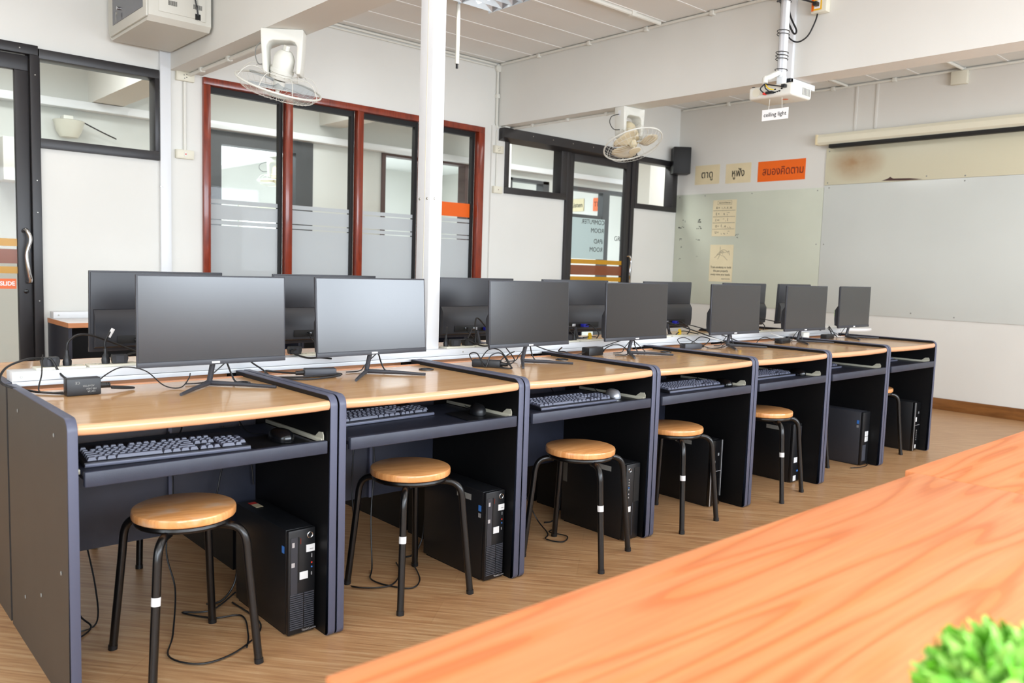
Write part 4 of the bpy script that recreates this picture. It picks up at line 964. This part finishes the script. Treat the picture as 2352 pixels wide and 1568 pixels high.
MB().tube([(.27, -.02, .47), (.262, -.02, .36), (.275, -.02, .20), (.295, -.012, .12), (.302, -.006, .08)], .0045, 8, smooth=6).build('cable', 'cable_black', t)
o = MB().box(1.535, 1.5695, 2.62, 2.86, 2.76, 2.84, .004).build('junction_box', 'cream_plastic'); tag(o, 'cream junction box on the side of the left beam above the cabinet', 'junction box')
t = thing('wall_trunking', 'white vertical cable trunking from the network cabinet down the back wall', 'trunking', (1.535, YB-.03, 0))
MB().box(-.036, .036, 0, .0295, 0, 2.60, .002).build('trunking_body', 'white_metal', t)
sc = MB()
for x in (-.037, -.018): sc.lathe([(.005, 0), (.004, .003)], mtx=Matrix.Translation((x, 0, 1.65)) @ Matrix.Rotation(PI/2, 4, 'X'), seg=10)
sc.build('screw', 'steel', t)

# ------------------------------------------------------------ wall boxes and conduits
def wallbox(name, label, cat, x, z, w_, h_, kind, d=.032, y=YB):
    t = thing(name, label, cat, (x, y, z)); p = MB().box(-w_/2, w_/2, -d, 0, -h_/2, h_/2, .003).build('box_body', 'cream_plastic', t)
    MB().box(-w_/2+.006, w_/2-.006, -d-.003, -d, -h_/2+.005, h_/2-.005, .001).build('face_plate', 'cream_plastic', p)
    if kind == 'socket':
        s_ = MB()
        for dx, dz in ((-.012, .008), (.006, .014), (.006, -.006), (-.008, -.014)): s_.lathe([(.0035, 0), (.0035, .0006)], mtx=Matrix.Translation((dx, -d-.003, dz)) @ Matrix.Rotation(PI/2, 4, 'X'), seg=10)
        s_.build('socket_holes', 'black_gasket', p)
    elif kind == 'switch':
        MB().box(-.010, .010, -d-.008, -d-.003, -.016, .016, .001).build('rocker', 'white_plastic', p); MB().box(-.005, .005, -d-.0087, -d-.008, -.004, .005).build('indicator', 'sticker_red', p, 'red indicator')
    elif kind == 'dot': MB().box(-.004, .004, -d-.0045, -d-.003, -.004, .004).build('indicator', 'ink_brown', p, 'dark red indicator')
    return t
wallbox('wall_socket', 'socket box on the pilaster just left of the red window', 'socket', 1.672, 2.423, .125, .062, 'socket')
wallbox('wall_switch', 'switch box with a red light on the pilaster left of the red window', 'switch', 1.668, 1.888, .125, .062, 'switch')
wallbox('wall_socket', 'upper socket box between the red window and the black door', 'socket', 4.565, 2.262, .11, .068, 'socket', y=YB-.02)
wallbox('wall_switch', 'lower box with a dark red dot between the red window and the black door', 'switch', 4.565, 1.890, .11, .064, 'dot', y=YB-.02)
def conduit(label, pts, r=.008, clips=(), m_='white_plastic', group='white conduits'):
    t = thing('conduit', label, 'conduit', pts[0], 0, group); o = Vector(pts[0])
    MB().tube([Vector(p)-o for p in pts], r, 10, smooth=0).build('pipe', m_, t)
    if clips:
        for p in clips: q = Vector(p)-o; MB().box(q.x-r*1.5, q.x+r*1.5, q.y-r*1.5, q.y+r*1.5, q.z-r*1.5, q.z+r*1.5, .002).build('clip', m_, t)
    return t
conduit('conduit joining the two boxes left of the red window', [(1.672, YB-.012, 2.39), (1.672, YB-.012, 1.92)], .011)
conduit('thin conduit joining the two boxes near the black door', [(4.555, YB-.03, 2.225), (4.555, YB-.03, 1.925)], .007)
conduit('vertical conduit down the end of the right beam to the black door header', [(4.552, YB-.015, 3.0), (4.552, YB-.015, 2.50), (4.556, YB-.02, 2.47), (4.60, YB-.02, 2.462), (4.62, YB-.05, 2.462)], .012, [(4.552, YB-.015, 2.75)])
conduit('thin conduit from the beam end down to the upper socket', [(4.548, YB-.03, 2.44), (4.548, YB-.03, 2.30)], .007)
conduit('conduit under the right beam running to the far fan', [(4.70, YB-.05, 2.466), (4.70, 2.36, 2.466)], .010, [(4.70, 3.4, 2.47), (4.70, 2.95, 2.47), (4.70, 2.5, 2.47)])
conduit('conduit under the left beam running to the near fan', [(1.70, YB-.03, 2.438), (1.70, 2.40, 2.438)], .012, [(1.70, 3.5, 2.442), (1.70, 3.05, 2.442)])
conduit('conduit in the corner of ceiling and back wall, upper of two', [(1.81, YB-.012, 3.035), (4.53, YB-.012, 3.035)], .011)
conduit('conduit in the corner of ceiling and back wall, lower of two', [(1.81, YB-.012, 3.008), (4.50, YB-.012, 3.008)], .008)
conduit('conduit along the top edge of the right beam', [(4.562, YB-.05, 3.035), (4.562, YN+.1, 3.035)], .011, [(4.562, yy, 3.03) for yy in (3.2, 2.6, 2.0, 1.4, .9)])
conduit('thick conduit crossing the ceiling to the right beam', [(1.9, 1.84, 3.034), (4.52, 1.84, 3.034)], .015, [(4.2, 1.84, 3.036)])
conduit('conduit at the top of the board wall', [(XR-.014, YB-.05, 3.03), (XR-.014, YN+.1, 3.03)], .012, [(XR-.014, yy, 3.03) for yy in (3.1, 2.5, 1.9, 1.3, .7)])
conduit('conduit crossing the far ceiling bay to the cream box', [(4.80, .70, 3.034), (XR-.04, .70, 3.034)], .014)
conduit('short conduit crossing the far ceiling bay left of the cream box', [(4.80, 1.75, 3.034), (XR-.04, 1.75, 3.034)], .012)
o = MB().lathe([(.035, 0), (.035, .03)], mtx=Matrix.Translation((4.555, YB-.002, 3.005)) @ Matrix.Rotation(PI/2, 4, 'X'), seg=20).build('junction_box', 'white_plastic'); tag(o, 'round white junction box where the back wall meets the right beam', 'junction box')
o = MB().box(4.60, 4.66, YB-.09, YB-.022, 2.448, 2.479, .004).build('junction_box', 'white_plastic'); tag(o, 'small white junction box under the right beam end above the black header', 'junction box')
o = MB().box(XR-.05, XR, .655, .79, 2.905, 3.02, .004).build('junction_box', 'cream_plastic'); tag(o, 'cream junction box at the top of the board wall', 'junction box')
for y in (1.66, 1.46):
    tag(MB().box(XR-.008, XR, y-.012, y+.012, 2.60, 3.02, .001).build('cover_strip', 'wall_paint_warm'), 'thin painted cover strip above the projection screen case, %s of the two' % ('left' if y > 1.5 else 'right'), 'cover strip')
# pull pipe hanging from the ceiling
t = thing('hanging_pipe', 'white pipe hanging from the ceiling beside the light, black at its tip', 'pipe', (3.175, 2.58, 2.585))
MB().tube([(0, 0, .02), (.002, 0, .2), (0, 0, ZC-2.585)], .0145, 14).build('pipe', 'white_plastic', t)
MB().tube([(0, 0, -.012), (0, 0, .02)], .009, 10).build('tip', 'black_plastic', t, 'black tip')
MB().lathe([(.03, ZC-2.585-.012), (.03, ZC-2.585-.001)], seg=20).build('ceiling_rose', 'white_plastic', t)

# ------------------------------------------------------------ fluorescent ceiling fittings
def make_light(label, x, y):
    t = thing('ceiling_light', label, 'light', (x, y, ZC-.003), 0, 'recessed louvre ceiling lights'); W, L = .30, .60
    fr = MB()
    for q in ((-W, -W+.012, -L, L), (W-.012, W, -L, L), (-W+.012, W-.012, -L, -L+.012), (-W+.012, W-.012, L-.012, L)): fr.box(q[0], q[1], q[2], q[3], -.022, 0)
    fr.build('frame', 'white_metal', t, smooth=False)
    MB().box(-W+.012, W-.012, -L+.012, L-.012, -.002, 0).build('reflector', 'louvre', t, smooth=False)
    for sx in (-.14, .14):
        MB().tube([(sx, -L+.03, -.012), (sx, L-.03, -.012)], .007, 10).build('lit_tube', 'tube_lit', t)
    lv = MB()
    for i in range(11):
        y_ = -L+.055+i*.109; lv.prism([(y_-.016, -.005), (y_+.016, -.005), (y_, -.045)], 'x', -W+.013, W-.013)
    for sx in (-.28, 0, .28): lv.prism([(sx-.014, -.004), (sx+.014, -.004), (sx, -.046)], 'y', -L+.013, L-.013)
    lv.build('louvre', 'louvre', t, smooth=False)
make_light('lit louvre ceiling light at the top edge beside the hanging pipe', 3.14, 1.95)
for (x, y, lb) in ((3.14, -1.2, 'louvre ceiling light behind the camera'), (5.9, 1.95, 'louvre ceiling light in the bay nearest the whiteboard'), (.2, 1.95, 'louvre ceiling light in the left bay')): make_light(lb, x, y)

# ------------------------------------------------------------ fans under the beams
def make_fan(label, loc, n, yaw_, kind, grp='orbit fans under the beams'):
    """loc = mounting point on the beam soffit; n = blowing direction"""
    t = thing('orbit_fan', label, 'fan', loc, 0, grp)
    yk = MB(); R_ = Matrix.Rotation(yaw_, 4, 'Z')
    w0, w1, h_ = .118, .106, .245
    out = [(-w0, 0), (w0, 0), (w0*.98, -.07), (w1, -h_+.03), (w1-.006, -h_), (w1-.028, -h_), (w1-.022, -.095), (w1-.034, -.073), (w1-.055, -.064), (-w1+.055, -.064), (-w1+.034, -.073), (-w1+.022, -.095), (-w1+.028, -h_), (-w1+.006, -h_), (-w1, -h_+.03), (-w0*.98, -.07)]
    yk.prism(out, 'y', -.055, .055, R_)
    bmesh.ops.bevel(yk.bm, geom=list(yk.bm.edges), offset=.006, segments=2, profile=.5, affect='EDGES', clamp_overlap=True)
    yk.build('bracket', 'fan_white', t, sharp=50)
    MB().box(-w0*.9, w0*.9, -.05, .05, -.0015, 0, 0, R_).build('mount_gasket', 'black_gasket', t, smooth=False)
    st = MB(); st.box(-w0-.0008, -w0+.0005, -.018, .012, -.075, -.03, 0, R_); st.build('rating_sticker', 'yellow_label' if kind == 0 else 'sticker_white', t)
    z = Vector(n).normalized(); q = Vector((0, 0, 1)).rotation_difference(z).to_matrix().to_4x4()
    P0 = Vector((0, 0, -.178)); Q = Matrix.Translation(P0) @ q        # local +z = blowing direction
    mo = MB().lathe([(.0, -.075), (.03, -.072), (.045, -.055), (.058, -.03), (.060, .03), (.066, .034), (.066, .052), (.062, .056), (.060, .085), (.048, .09), (0, .09)], seg=28, mtx=Q, caps=False).build('motor', 'fan_white' if kind == 0 else 'fan_cream', t)
    MB().box(-.012, .012, -.02, .012, -.10, -.07, .003, Q).build('gear_box', 'white_plastic', mo)
    hub = MB().lathe([(.030, .098), (.034, .105), (.030, .145), (.012, .15), (.012, .165), (0, .165)], seg=20, mtx=Q, caps=False).build('hub', 'fan_white' if kind == 0 else 'fan_cream', t)
    R = .240; zc = .125
    cg = MB()
    cg.tube([Q @ Vector((R*math.cos(a*PI/24), R*math.sin(a*PI/24), zc)) for a in range(48)], .0062, 8, closed=True)
    cg.build('cage_rim', 'fan_white', t)
    cg = MB()
    for k in range(36):
        a = k*PI/18; c_, s_ = math.cos(a), math.sin(a)
        cg.tube([Q @ Vector((r*c_, r*s_, zz)) for r, zz in ((.050, zc+.058), (.12, zc+.062), (.19, zc+.050), (.222, zc+.025), (R, zc))], .0011, 4, caps=False)
    for rr, zz in ((.05, zc+.058), (.205, zc+.042)): cg.tube([Q @ Vector((rr*math.cos(a*PI/20), rr*math.sin(a*PI/20), zz)) for a in range(40)], .0014, 4, closed=True)
    for k in range(8):
        a = k*PI/4+.2; c_, s_ = math.cos(a), math.sin(a)
        cg.tube([Q @ Vector((r*c_, r*s_, zz)) for r, zz in ((.062, .07), (.11, .055), (.17, .05), (.21, .075), (R, zc))], .0020, 5, smooth=3, caps=False)
    cg.tube([Q @ Vector((.14*math.cos(a*PI/20), .14*math.sin(a*PI/20), .052)) for a in range(40)], .0018, 4, closed=True)
    cg.build('cage_wires', 'wire_white', t)
    for k in range(3):
        a0 = k*2*PI/3+.5; mb = MB(); nr, na = 7, 7; g = []
        for i in range(nr):
            r = .03+i/(nr-1)*.175; sp_ = (.35+.42*math.sin(PI*min(1, i/(nr-1)*.8)))*(1 if i < nr-1 else .75)
            g.append([mb.bm.verts.new(Q @ Vector((r*math.cos(a0+(j/(na-1)-.5)*2*sp_), r*math.sin(a0+(j/(na-1)-.5)*2*sp_), .122+.030*(j/(na-1)-.5)*(1+.5*math.sin(j))))) for j in range(na)])
        for i in range(nr-1):
            for j in range(na-1): mb.bm.faces.new((g[i][j], g[i][j+1], g[i+1][j+1], g[i+1][j]))
        bl = mb.build('blade', 'clear_plastic' if kind == 0 else 'fan_cream', t, 'translucent blade' if kind == 0 else None)
        sm = bl.modifiers.new('thick', 'SOLIDIFY'); sm.thickness = .0018
    MB().lathe([(.0, .190), (.048, .187), (.050, .183), (.0, .183)], seg=24, mtx=Q, caps=False).build('cage_badge', 'fan_white' if kind == 0 else 'fan_cream', t)
    cx = R_ @ Vector((-w0, 0, 0)); dirx = R_ @ Vector((-1, 0, 0))
    s = .09 if kind else .035
    MB().tube([cx+Vector((0, 0, -.06)), cx+dirx*s*.9+Vector((0, 0, -.09)), cx+dirx*s*1.1+Vector((0, 0, -.14)), cx+dirx*s*.6+Vector((0, 0, -.185)), cx*.86+Vector((0, 0, -.18))], .0032, 8, smooth=8).build('cord', 'tape_grey' if kind == 0 else 'cable_black', t)
    return t
make_fan('white orbit fan with clear blades under the left beam, above the red window', (1.672, 2.235, 2.4525), (-.02, .42, -.90), math.radians(-38), 0)
make_fan('cream orbit fan tilted toward the camera under the right beam, before the black door', (4.69, 2.24, 2.4795), (-.06, -.43, -.91), math.radians(-5), 1)
make_fan('grey-looking orbit fan in the classroom across the corridor, seen through the red window', (4.43, 8.0, 2.4995), (.0, .0, -1), math.radians(-30), 1)

# ------------------------------------------------------------ ceiling projector
t = thing('ceiling_projector', 'white ceiling projector on a pole mount in front of the right beam', 'projector', (4.10, .47, 2.262))
pb = MB().box(0, .235, 0, .30, 0, .078, .016, seg=4).build('projector_body', 'white_plastic', t)
MB().lathe([(.026, 0), (.026, .002)], mtx=Matrix.Translation((-.0002, .245, .042)) @ Matrix.Rotation(-PI/2, 4, 'Y'), seg=24).build('speaker_grille', 'cream_plastic', pb)
g = MB()
for i in range(6): g.box(.12+i*.016, .13+i*.016, -.0012, .001, .018, .062)
g.build('vent_slots', 'tape_grey', pb, smooth=False)
g = MB()
for (y, z) in ((.115, .045), (.10, .030), (.085, .032), (.115, .028), (.07, .045)): g.box(-.0015, .001, y-.006, y+.006, z-.004, z+.004)
g.build('ports', 'black_gasket', pb, smooth=False)
MB().lathe([(.035, 0), (.035, .02), (.028, .024)], mtx=Matrix.Translation((.233, .20, .04)) @ Matrix.Rotation(PI/2, 4, 'Y'), seg=24).build('lens', 'black_gloss', pb)
for (y) in (.03, .285): MB().lathe([(.012, .077), (.010, .086)], (.03, y, 0), 12).build('foot', 'black_plastic', pb)
MB().lathe([(.018, 0), (.016, .001)], (.10, .1, -.0014), 20).build('warning_sticker', 'sign_orange_pale', pb)
mt = MB(); mt.box(.06, .20, .09, .20, .080, .088, .002); mt.box(.10, .145, .125, .17, .088, .15, .003); mt.build('mount_plate', 'white_metal', t)
px, py = .122, .147
MB().tube([(px, py, .14), (px, py, ZC-2.262)], .026, 16).build('pole', 'white_metal', t)
MB().tube([(px-.034, py-.004, .17), (px-.032, py-.004, .62), (px-.01, py, .70), (px-.02, py, ZC-2.262)], .0165, 10, smooth=5).build('cable_bundle', 'silver', t, 'silver spiral-wrapped cables')
ck = MB()
for z in (.185, .25, .27, .29, .40, .42, .60):
    ck.tube([(px-.013+.046*math.cos(a*PI/8), py+.034*math.sin(a*PI/8), z) for a in range(16)], .0024, 5, closed=True)
ck.build('cable_ties', 'cable_black', t)
MB().tube([(px-.03, py, .17), (px-.10, py+.03, .13), (px-.14, py+.03, .115), (px-.155, py+.02, .08)], .017, 10, smooth=6).build('flex_sleeve', 'white_plastic', t)
for mm, pts, lb in (('cable_black', [(-.033, .165, .08), (-.045, .155, .05), (-.012, .14, .028)], 'black_cord'), ('tag_yellow', [(-.033, .165, .08), (-.04, .14, .05), (-.01, .12, .042)], 'yellow_cord'), ('cable_black', [(-.033, .165, .08), (-.04, .12, .065), (-.02, .07, .055), (-.004, .055, .052)], 'black_cord'), ('cable_black', [(-.033, .168, .08), (-.045, .19, .05), (-.012, .18, .026)], 'black_cord')):
    MB().tube(pts, .0038, 8, smooth=6).build(lb, mm, t)
MB().box(-.03, -.001, .035, .06, .045, .064, .002).build('plug', 'black_plastic', t); MB().box(-.028, -.001, .12, .165, .020, .034, .002).build('plug', 'black_plastic', t); MB().box(-.028, -.001, .17, .185, .018, .030, .002).build('plug', 'sticker_red', t, 'red plug')
# hanging sign
t = thing('ceiling_light_sign', 'small white sign reading ceiling light hanging under the projector', 'sign', (4.14, .60, 2.165), 0)
sgx = Vector((.742, -.67, 0)); a_ = math.radians(-88)
t.rotation_euler = (0, 0, a_)
MB().box(-.088, .088, -.001, .001, -.034, .034).build('card', 'paper_white', t, smooth=False)
text('ceiling light', .036, 'ink_black', t, frame3((0, -.0020, 0), (1, 0, 0), (0, 0, 1)), width=.152)
for x in (-.045, .045): MB().tube([(x, 0, .034), (x*.9, 0, .107)], .0014, 6).build('string', 'white_plastic', t)
# voltage box and its wiring on the beam
t = thing('surge_box', 'yellow and white power box with a hanging black cord on the right beam', 'power box', (4.575, .56, 2.90))
MB().box(-.055, 0, -.05, .055, -.045, .13, .006).build('box_body', 'cream_plastic', t)
MB().box(-.0575, -.0555, -.02, .05, -.03, .12).build('front_label', 'yellow_label', t, 'orange and yellow label', smooth=False)
MB().box(-.0585, -.0577, -.01, .03, -.02, .03).build('socket_panel', 'paper_white', t, smooth=False)
MB().box(-.060, -.0585, .035, .048, -.032, .12).build('orange_stripe', 'sign_orange', t, smooth=False)
MB().tube([(-.03, .02, -.045), (-.04, .03, -.10), (-.05, .07, -.18), (-.07, .13, -.21), (-.10, .18, -.17), (-.14, .20, -.08), (-.17, .20, .02), (-.19, .20, .12)], .005, 8, smooth=8).build('cord', 'cable_black', t)
MB().tube([(-.075, .01, .01), (-.10, .06, .03), (-.16, .12, .045), (-.24, .19, .02)], .006, 8, smooth=8).build('cord', 'cable_black', t)
MB().box(-.10, -.0586, -.005, .022, -.008, .016, .003).build('plug', 'black_plastic', t)
MB().tube([(-.15, .18, .10), (-.14, .15, -.05), (-.12, .11, -.15), (-.13, .13, -.16), (-.16, .18, -.02), (-.15, .2, .10)], .006, 8, smooth=8).build('cord_coil', 'cable_black', t)
t = thing('beam_trunking', 'white vertical trunking on the beam behind the projector pole', 'trunking', (4.575, .79, 2.44))
MB().box(-.03, 0, -.05, .045, 0, ZC-2.44, .002).build('trunking_body', 'white_metal', t)
MB().box(-.03, .29, -.05, .045, -.0, .038, .002).build('trunking_foot', 'white_metal', t)

# ------------------------------------------------------------ speaker, screen case, boards, signs, posters on the board wall
t = thing('wall_speaker', 'black loudspeaker mounted in the corner beside the black door', 'speaker', (7.24, 3.62, 2.44), math.radians(-42))
MB().box(-.10, .10, -.08, .09, -.15, .15, .01).build('speaker_body', 'black_plastic', t)
MB().box(-.09, .09, -.084, -.080, -.14, .14, .003).build('speaker_grille', 'black_gasket', t)
MB().box(-.02, .02, .09, .14, -.04, .04, .003).build('wall_bracket', 'black_plastic', t)
t = thing('projection_screen', 'rolled-up projection screen in a cream case above the whiteboard', 'projection screen', (XR, 0, 2.53))
MB().prism([(-.02, -.055), (-.085, -.055), (-.105, -.03), (-.108, .02), (-.09, .05), (-.02, .05)][::-1], 'y', -1.2, 1.985).bm.free() if False else None
c_ = MB(); pr = [(-.02, -.045), (-.030, -.052), (-.085, -.052), (-.105, -.030), (-.108, .02), (-.09, .05), (-.02, .05)]
vs = []
n_ = len(pr); v = [(p[0], -1.35, p[1]) for p in pr]+[(p[0], 1.985, p[1]) for p in pr]
_, fs = c_._add(v, [tuple(range(n_)), tuple(range(n_, 2*n_))[::-1]]+[(i, n_+i, n_+(i+1) % n_, (i+1) % n_) for i in range(n_)])
bmesh.ops.recalc_face_normals(c_.bm, faces=fs); c_.build('screen_case', 'screen_case', t, smooth=False)
MB().box(-.094, -.035, -1.33, 1.87, -.088, -.0523, .004).build('screen_slot', 'screen_slot', t, 'black slat along the bottom')
MB().box(-.11, -.018, 1.985, 2.01, -.05, .052, .006).build('end_cap', 'sign_cream', t)
MB().box(-.02, -.0, 1.2, 1.3, -.03, .03).build('wall_bracket', 'steel', t)

def board(name, label, y0, y1, z0, z1, m_, th=.008, screws=()):
    t = thing(name, label, 'whiteboard', (XR-.0015, (y0+y1)/2, z0)); L = (y1-y0)/2
    p = MB().box(-th, 0, -L, L, 0, z1-z0, .001).build('board_panel', m_, t)
    s_ = MB()
    for (y, z) in screws: s_.lathe([(.007, 0), (.006, .002)], mtx=Matrix.Translation((-th, y-(y0+y1)/2, z-z0)) @ Matrix.Rotation(-PI/2, 4, 'Y'), seg=10)
    s_.build('screw', 'tape_grey', p)
    return t, p
b1, _p = board('whiteboard', 'pale green-grey whiteboard panel at the left, with the two posters', 1.935, YB-.003, .825, 2.067, 'whiteboard_green', screws=[(3.7, 2.04), (3.35, 2.045), (2.75, 2.045), (2.0, 2.04), (1.98, 1.5), (2.9, .86)])
mk = MB(); rm = random.Random(4)
for (y, z, s_) in ((3.62, 1.77, .02), (3.40, 1.77, .03), (3.66, 1.69, .035), (3.41, 1.69, .028), (3.66, 1.55, .02), (3.42, 1.56, .022), (3.65, 1.47, .012), (2.91, 1.60, .018), (2.90, 1.57, .012), (3.42, 1.36, .01), (3.66, 1.33, .012)):
    for j in range(6):
        dy, dz = rm.uniform(-s_, s_), rm.uniform(-s_*.7, s_*.7); r = s_*rm.uniform(.15, .4)
        mk.box(-.0088, -.008, y+dy-(1.935+YB-.003)/2-r, y+dy-(1.935+YB-.003)/2+r, z-.825+dz-r*.5, z-.825+dz+r*.5)
mk.build('marker_remains', 'ink_black', b1, 'small black tape and marker remains', smooth=False)
b2, _p = board('whiteboard', 'large white whiteboard at the right, below the beige strip', -1.75, 1.932, .818, 2.085, 'whiteboard', screws=[(1.88, 2.06), (1.9, 1.5), (1.0, .86), (.62, .845), (.62, 2.06), (-.4, 2.05)])
b3, _p = board('beige_board', 'beige stained board strip under the projection screen', -1.75, 1.932, 2.088, 2.45, 'whiteboard_green', screws=[(1.9, 2.42), (1.9, 2.11), (.95, 2.12), (.62, 2.105)])
st = bpy.data.materials.new('stain'); st.use_nodes = True; MAT['stain'] = st; nt = st.node_tree; pb_ = nt.nodes['Principled BSDF']
tc = nt.nodes.new('ShaderNodeTexCoord'); n1 = nt.nodes.new('ShaderNodeTexNoise'); n1.inputs['Scale'].default_value = 5; n1.inputs['Detail'].default_value = 8
gr = nt.nodes.new('ShaderNodeTexGradient'); gr.gradient_type = 'SPHERICAL'; mp_ = nt.nodes.new('ShaderNodeMapping'); mp_.inputs['Location'].default_value = (0, -4.9, -1.05); mp_.inputs['Scale'].default_value = (.1, 3.2, 5.2)
nt.links.new(tc.outputs['Object'], mp_.inputs[0]); nt.links.new(mp_.outputs[0], gr.inputs[0]); nt.links.new(tc.outputs['Object'], n1.inputs['Vector'])
mu = nt.nodes.new('ShaderNodeMath'); mu.operation = 'MULTIPLY'; nt.links.new(gr.outputs['Fac'], mu.inputs[0]); nt.links.new(n1.outputs['Fac'], mu.inputs[1])
cr = nt.nodes.new('ShaderNodeValToRGB'); cr.color_ramp.elements[0].color = (*lin((214, 208, 182)), 1); cr.color_ramp.elements[1].color = (*lin((176, 142, 104)), 1); cr.color_ramp.elements[1].position = .45
nt.links.new(mu.outputs[0], cr.inputs[0]); nt.links.new(cr.outputs[0], pb_.inputs['Base Color']); pb_.inputs['Roughness'].default_value = .35
_p.data.materials.clear(); _p.data.materials.append(st)
MB().prism([(1.36-.091, .012), (1.14-.091, .004), (.98-.091, .006), (1.1-.091, .022), (1.25-.091, .028), (1.28-.091, .045), (1.30-.091, .03)], 'x', -.0095, -.008).build('torn_patch', 'brown_stripe_wall', b3, 'torn brown patch', smooth=False).data.materials[0] = MAT['far_red']

def wsign(name, label, y0, y1, z0, z1, m_, txts, roll=0, th=.0015, off=0):
    """flat sheet on the board wall (faces -X); left side in view is +Y"""
    t = thing(name, label, 'sign' if 'sign' in name else 'poster', (XR-off, (y0+y1)/2, (z0+z1)/2), 0, None, (roll, 0, 0)); L, H_ = (y1-y0)/2, (z1-z0)/2
    MB().box(-th, 0, -L, L, -H_, H_).build('sheet', m_, t, smooth=False)
    for (s_, size, y, z, mm, w_) in txts: text(s_, size, mm, t, frame3((-th-.0006, y, z), (0, -1, 0), (0, 0, 1)), width=w_, bold=(.0012 if size > .1 else 0))
    return t
wsign('wall_sign', 'left cream sign with short Thai lettering beside the speaker', 3.18, 3.507, 2.175, 2.388, 'sign_cream', [('ตาดู', .115, 0, .0, 'ink_black', .15)])
wsign('wall_sign', 'middle cream sign with Thai lettering next to the orange sign', 2.783, 3.10, 2.168, 2.380, 'sign_cream', [('หูฟัง', .115, 0, .0, 'ink_black', .155)])
wsign('wall_sign', 'orange sign with dark Thai lettering above the whiteboard', 2.152, 2.70, 2.163, 2.376, 'sign_orange', [('สมองคิดตาม', .115, -.02, -.005, 'ink_brown', .47)])
rows = [('สระภาษาอังกฤษ', .026, .0, .168, 'ink_black', .15)]
for i, (a_, b_) in enumerate((('A', 'ะ , า , แ , เแ'), ('E', 'เ , ี'), ('I', 'ิ , ไ'), ('O', 'โ , อ , ุ , ู'), ('U', 'ุ , ู , ั'))):
    z = .113-i*.068; rows += [(a_+' =', .040, .085, z, 'ink_black', .045), (b_, .034, -.03, z, 'ink_black', (.13, .07, .07, .13, .11)[i])]
t = wsign('vowel_poster', 'cream poster of vowels A E I O U with Thai letters on the left board', 2.932, 3.236, 1.590, 1.990, 'paper_cream', rows, 0, off=.0105)
g = MB()
for i in range(4): g.box(-.0022, -.0015, -.14, .145, .082-i*.068, .085-i*.068)
for q in ((-.09, .09, .147, .149), (-.09, .09, .187, .189), (-.09, -.088, .147, .189), (.088, .09, .147, .189)): g.box(-.0022, -.0015, q[0], q[1], q[2], q[3])
g.build('ruled_lines', 'ink_black', t, smooth=False)
t = wsign('pen_poster', 'cream poster with a drawing of a hand holding a pen, lower on the left board', 2.942, 3.243, 1.085, 1.495, 'paper_cream',
          [('Train students to hold', .034, .0, -.045, 'ink_black', .265), ('the pen properly', .034, .0, -.085, 'ink_black', .19), ('every time you teach.', .034, .0, -.125, 'ink_black', .255), ('language learning room', .014, -.07, -.172, 'ink_grey', .11)], 0, off=.0105)
g = MB(); x_ = -.0022
for pts in ([(.02, .185), (.02, .10), (.045, .045)], [(.09, .06), (.045, .095), (.0, .125), (-.04, .12), (-.10, .135)], [(.06, .09), (.02, .13), (-.02, .15), (-.06, .14), (-.09, .11)], [(.045, .095), (.02, .10), (.0, .085), (-.03, .08), (-.05, .06), (-.08, .035)],
            [(-.09, .14), (-.10, .12), (-.105, .09)], [(.0, .14), (-.02, .13), (-.03, .12)], [(.01, .13), (-.01, .12), (-.025, .11)], [(.02, .12), (.0, .112), (-.02, .10)]):
    g.tube([(x_, -(-p[0]), p[1]) for p in pts], .0012, 4, smooth=4)
g.build('hand_drawing', 'ink_grey', t, 'line drawing of a hand holding a pen')
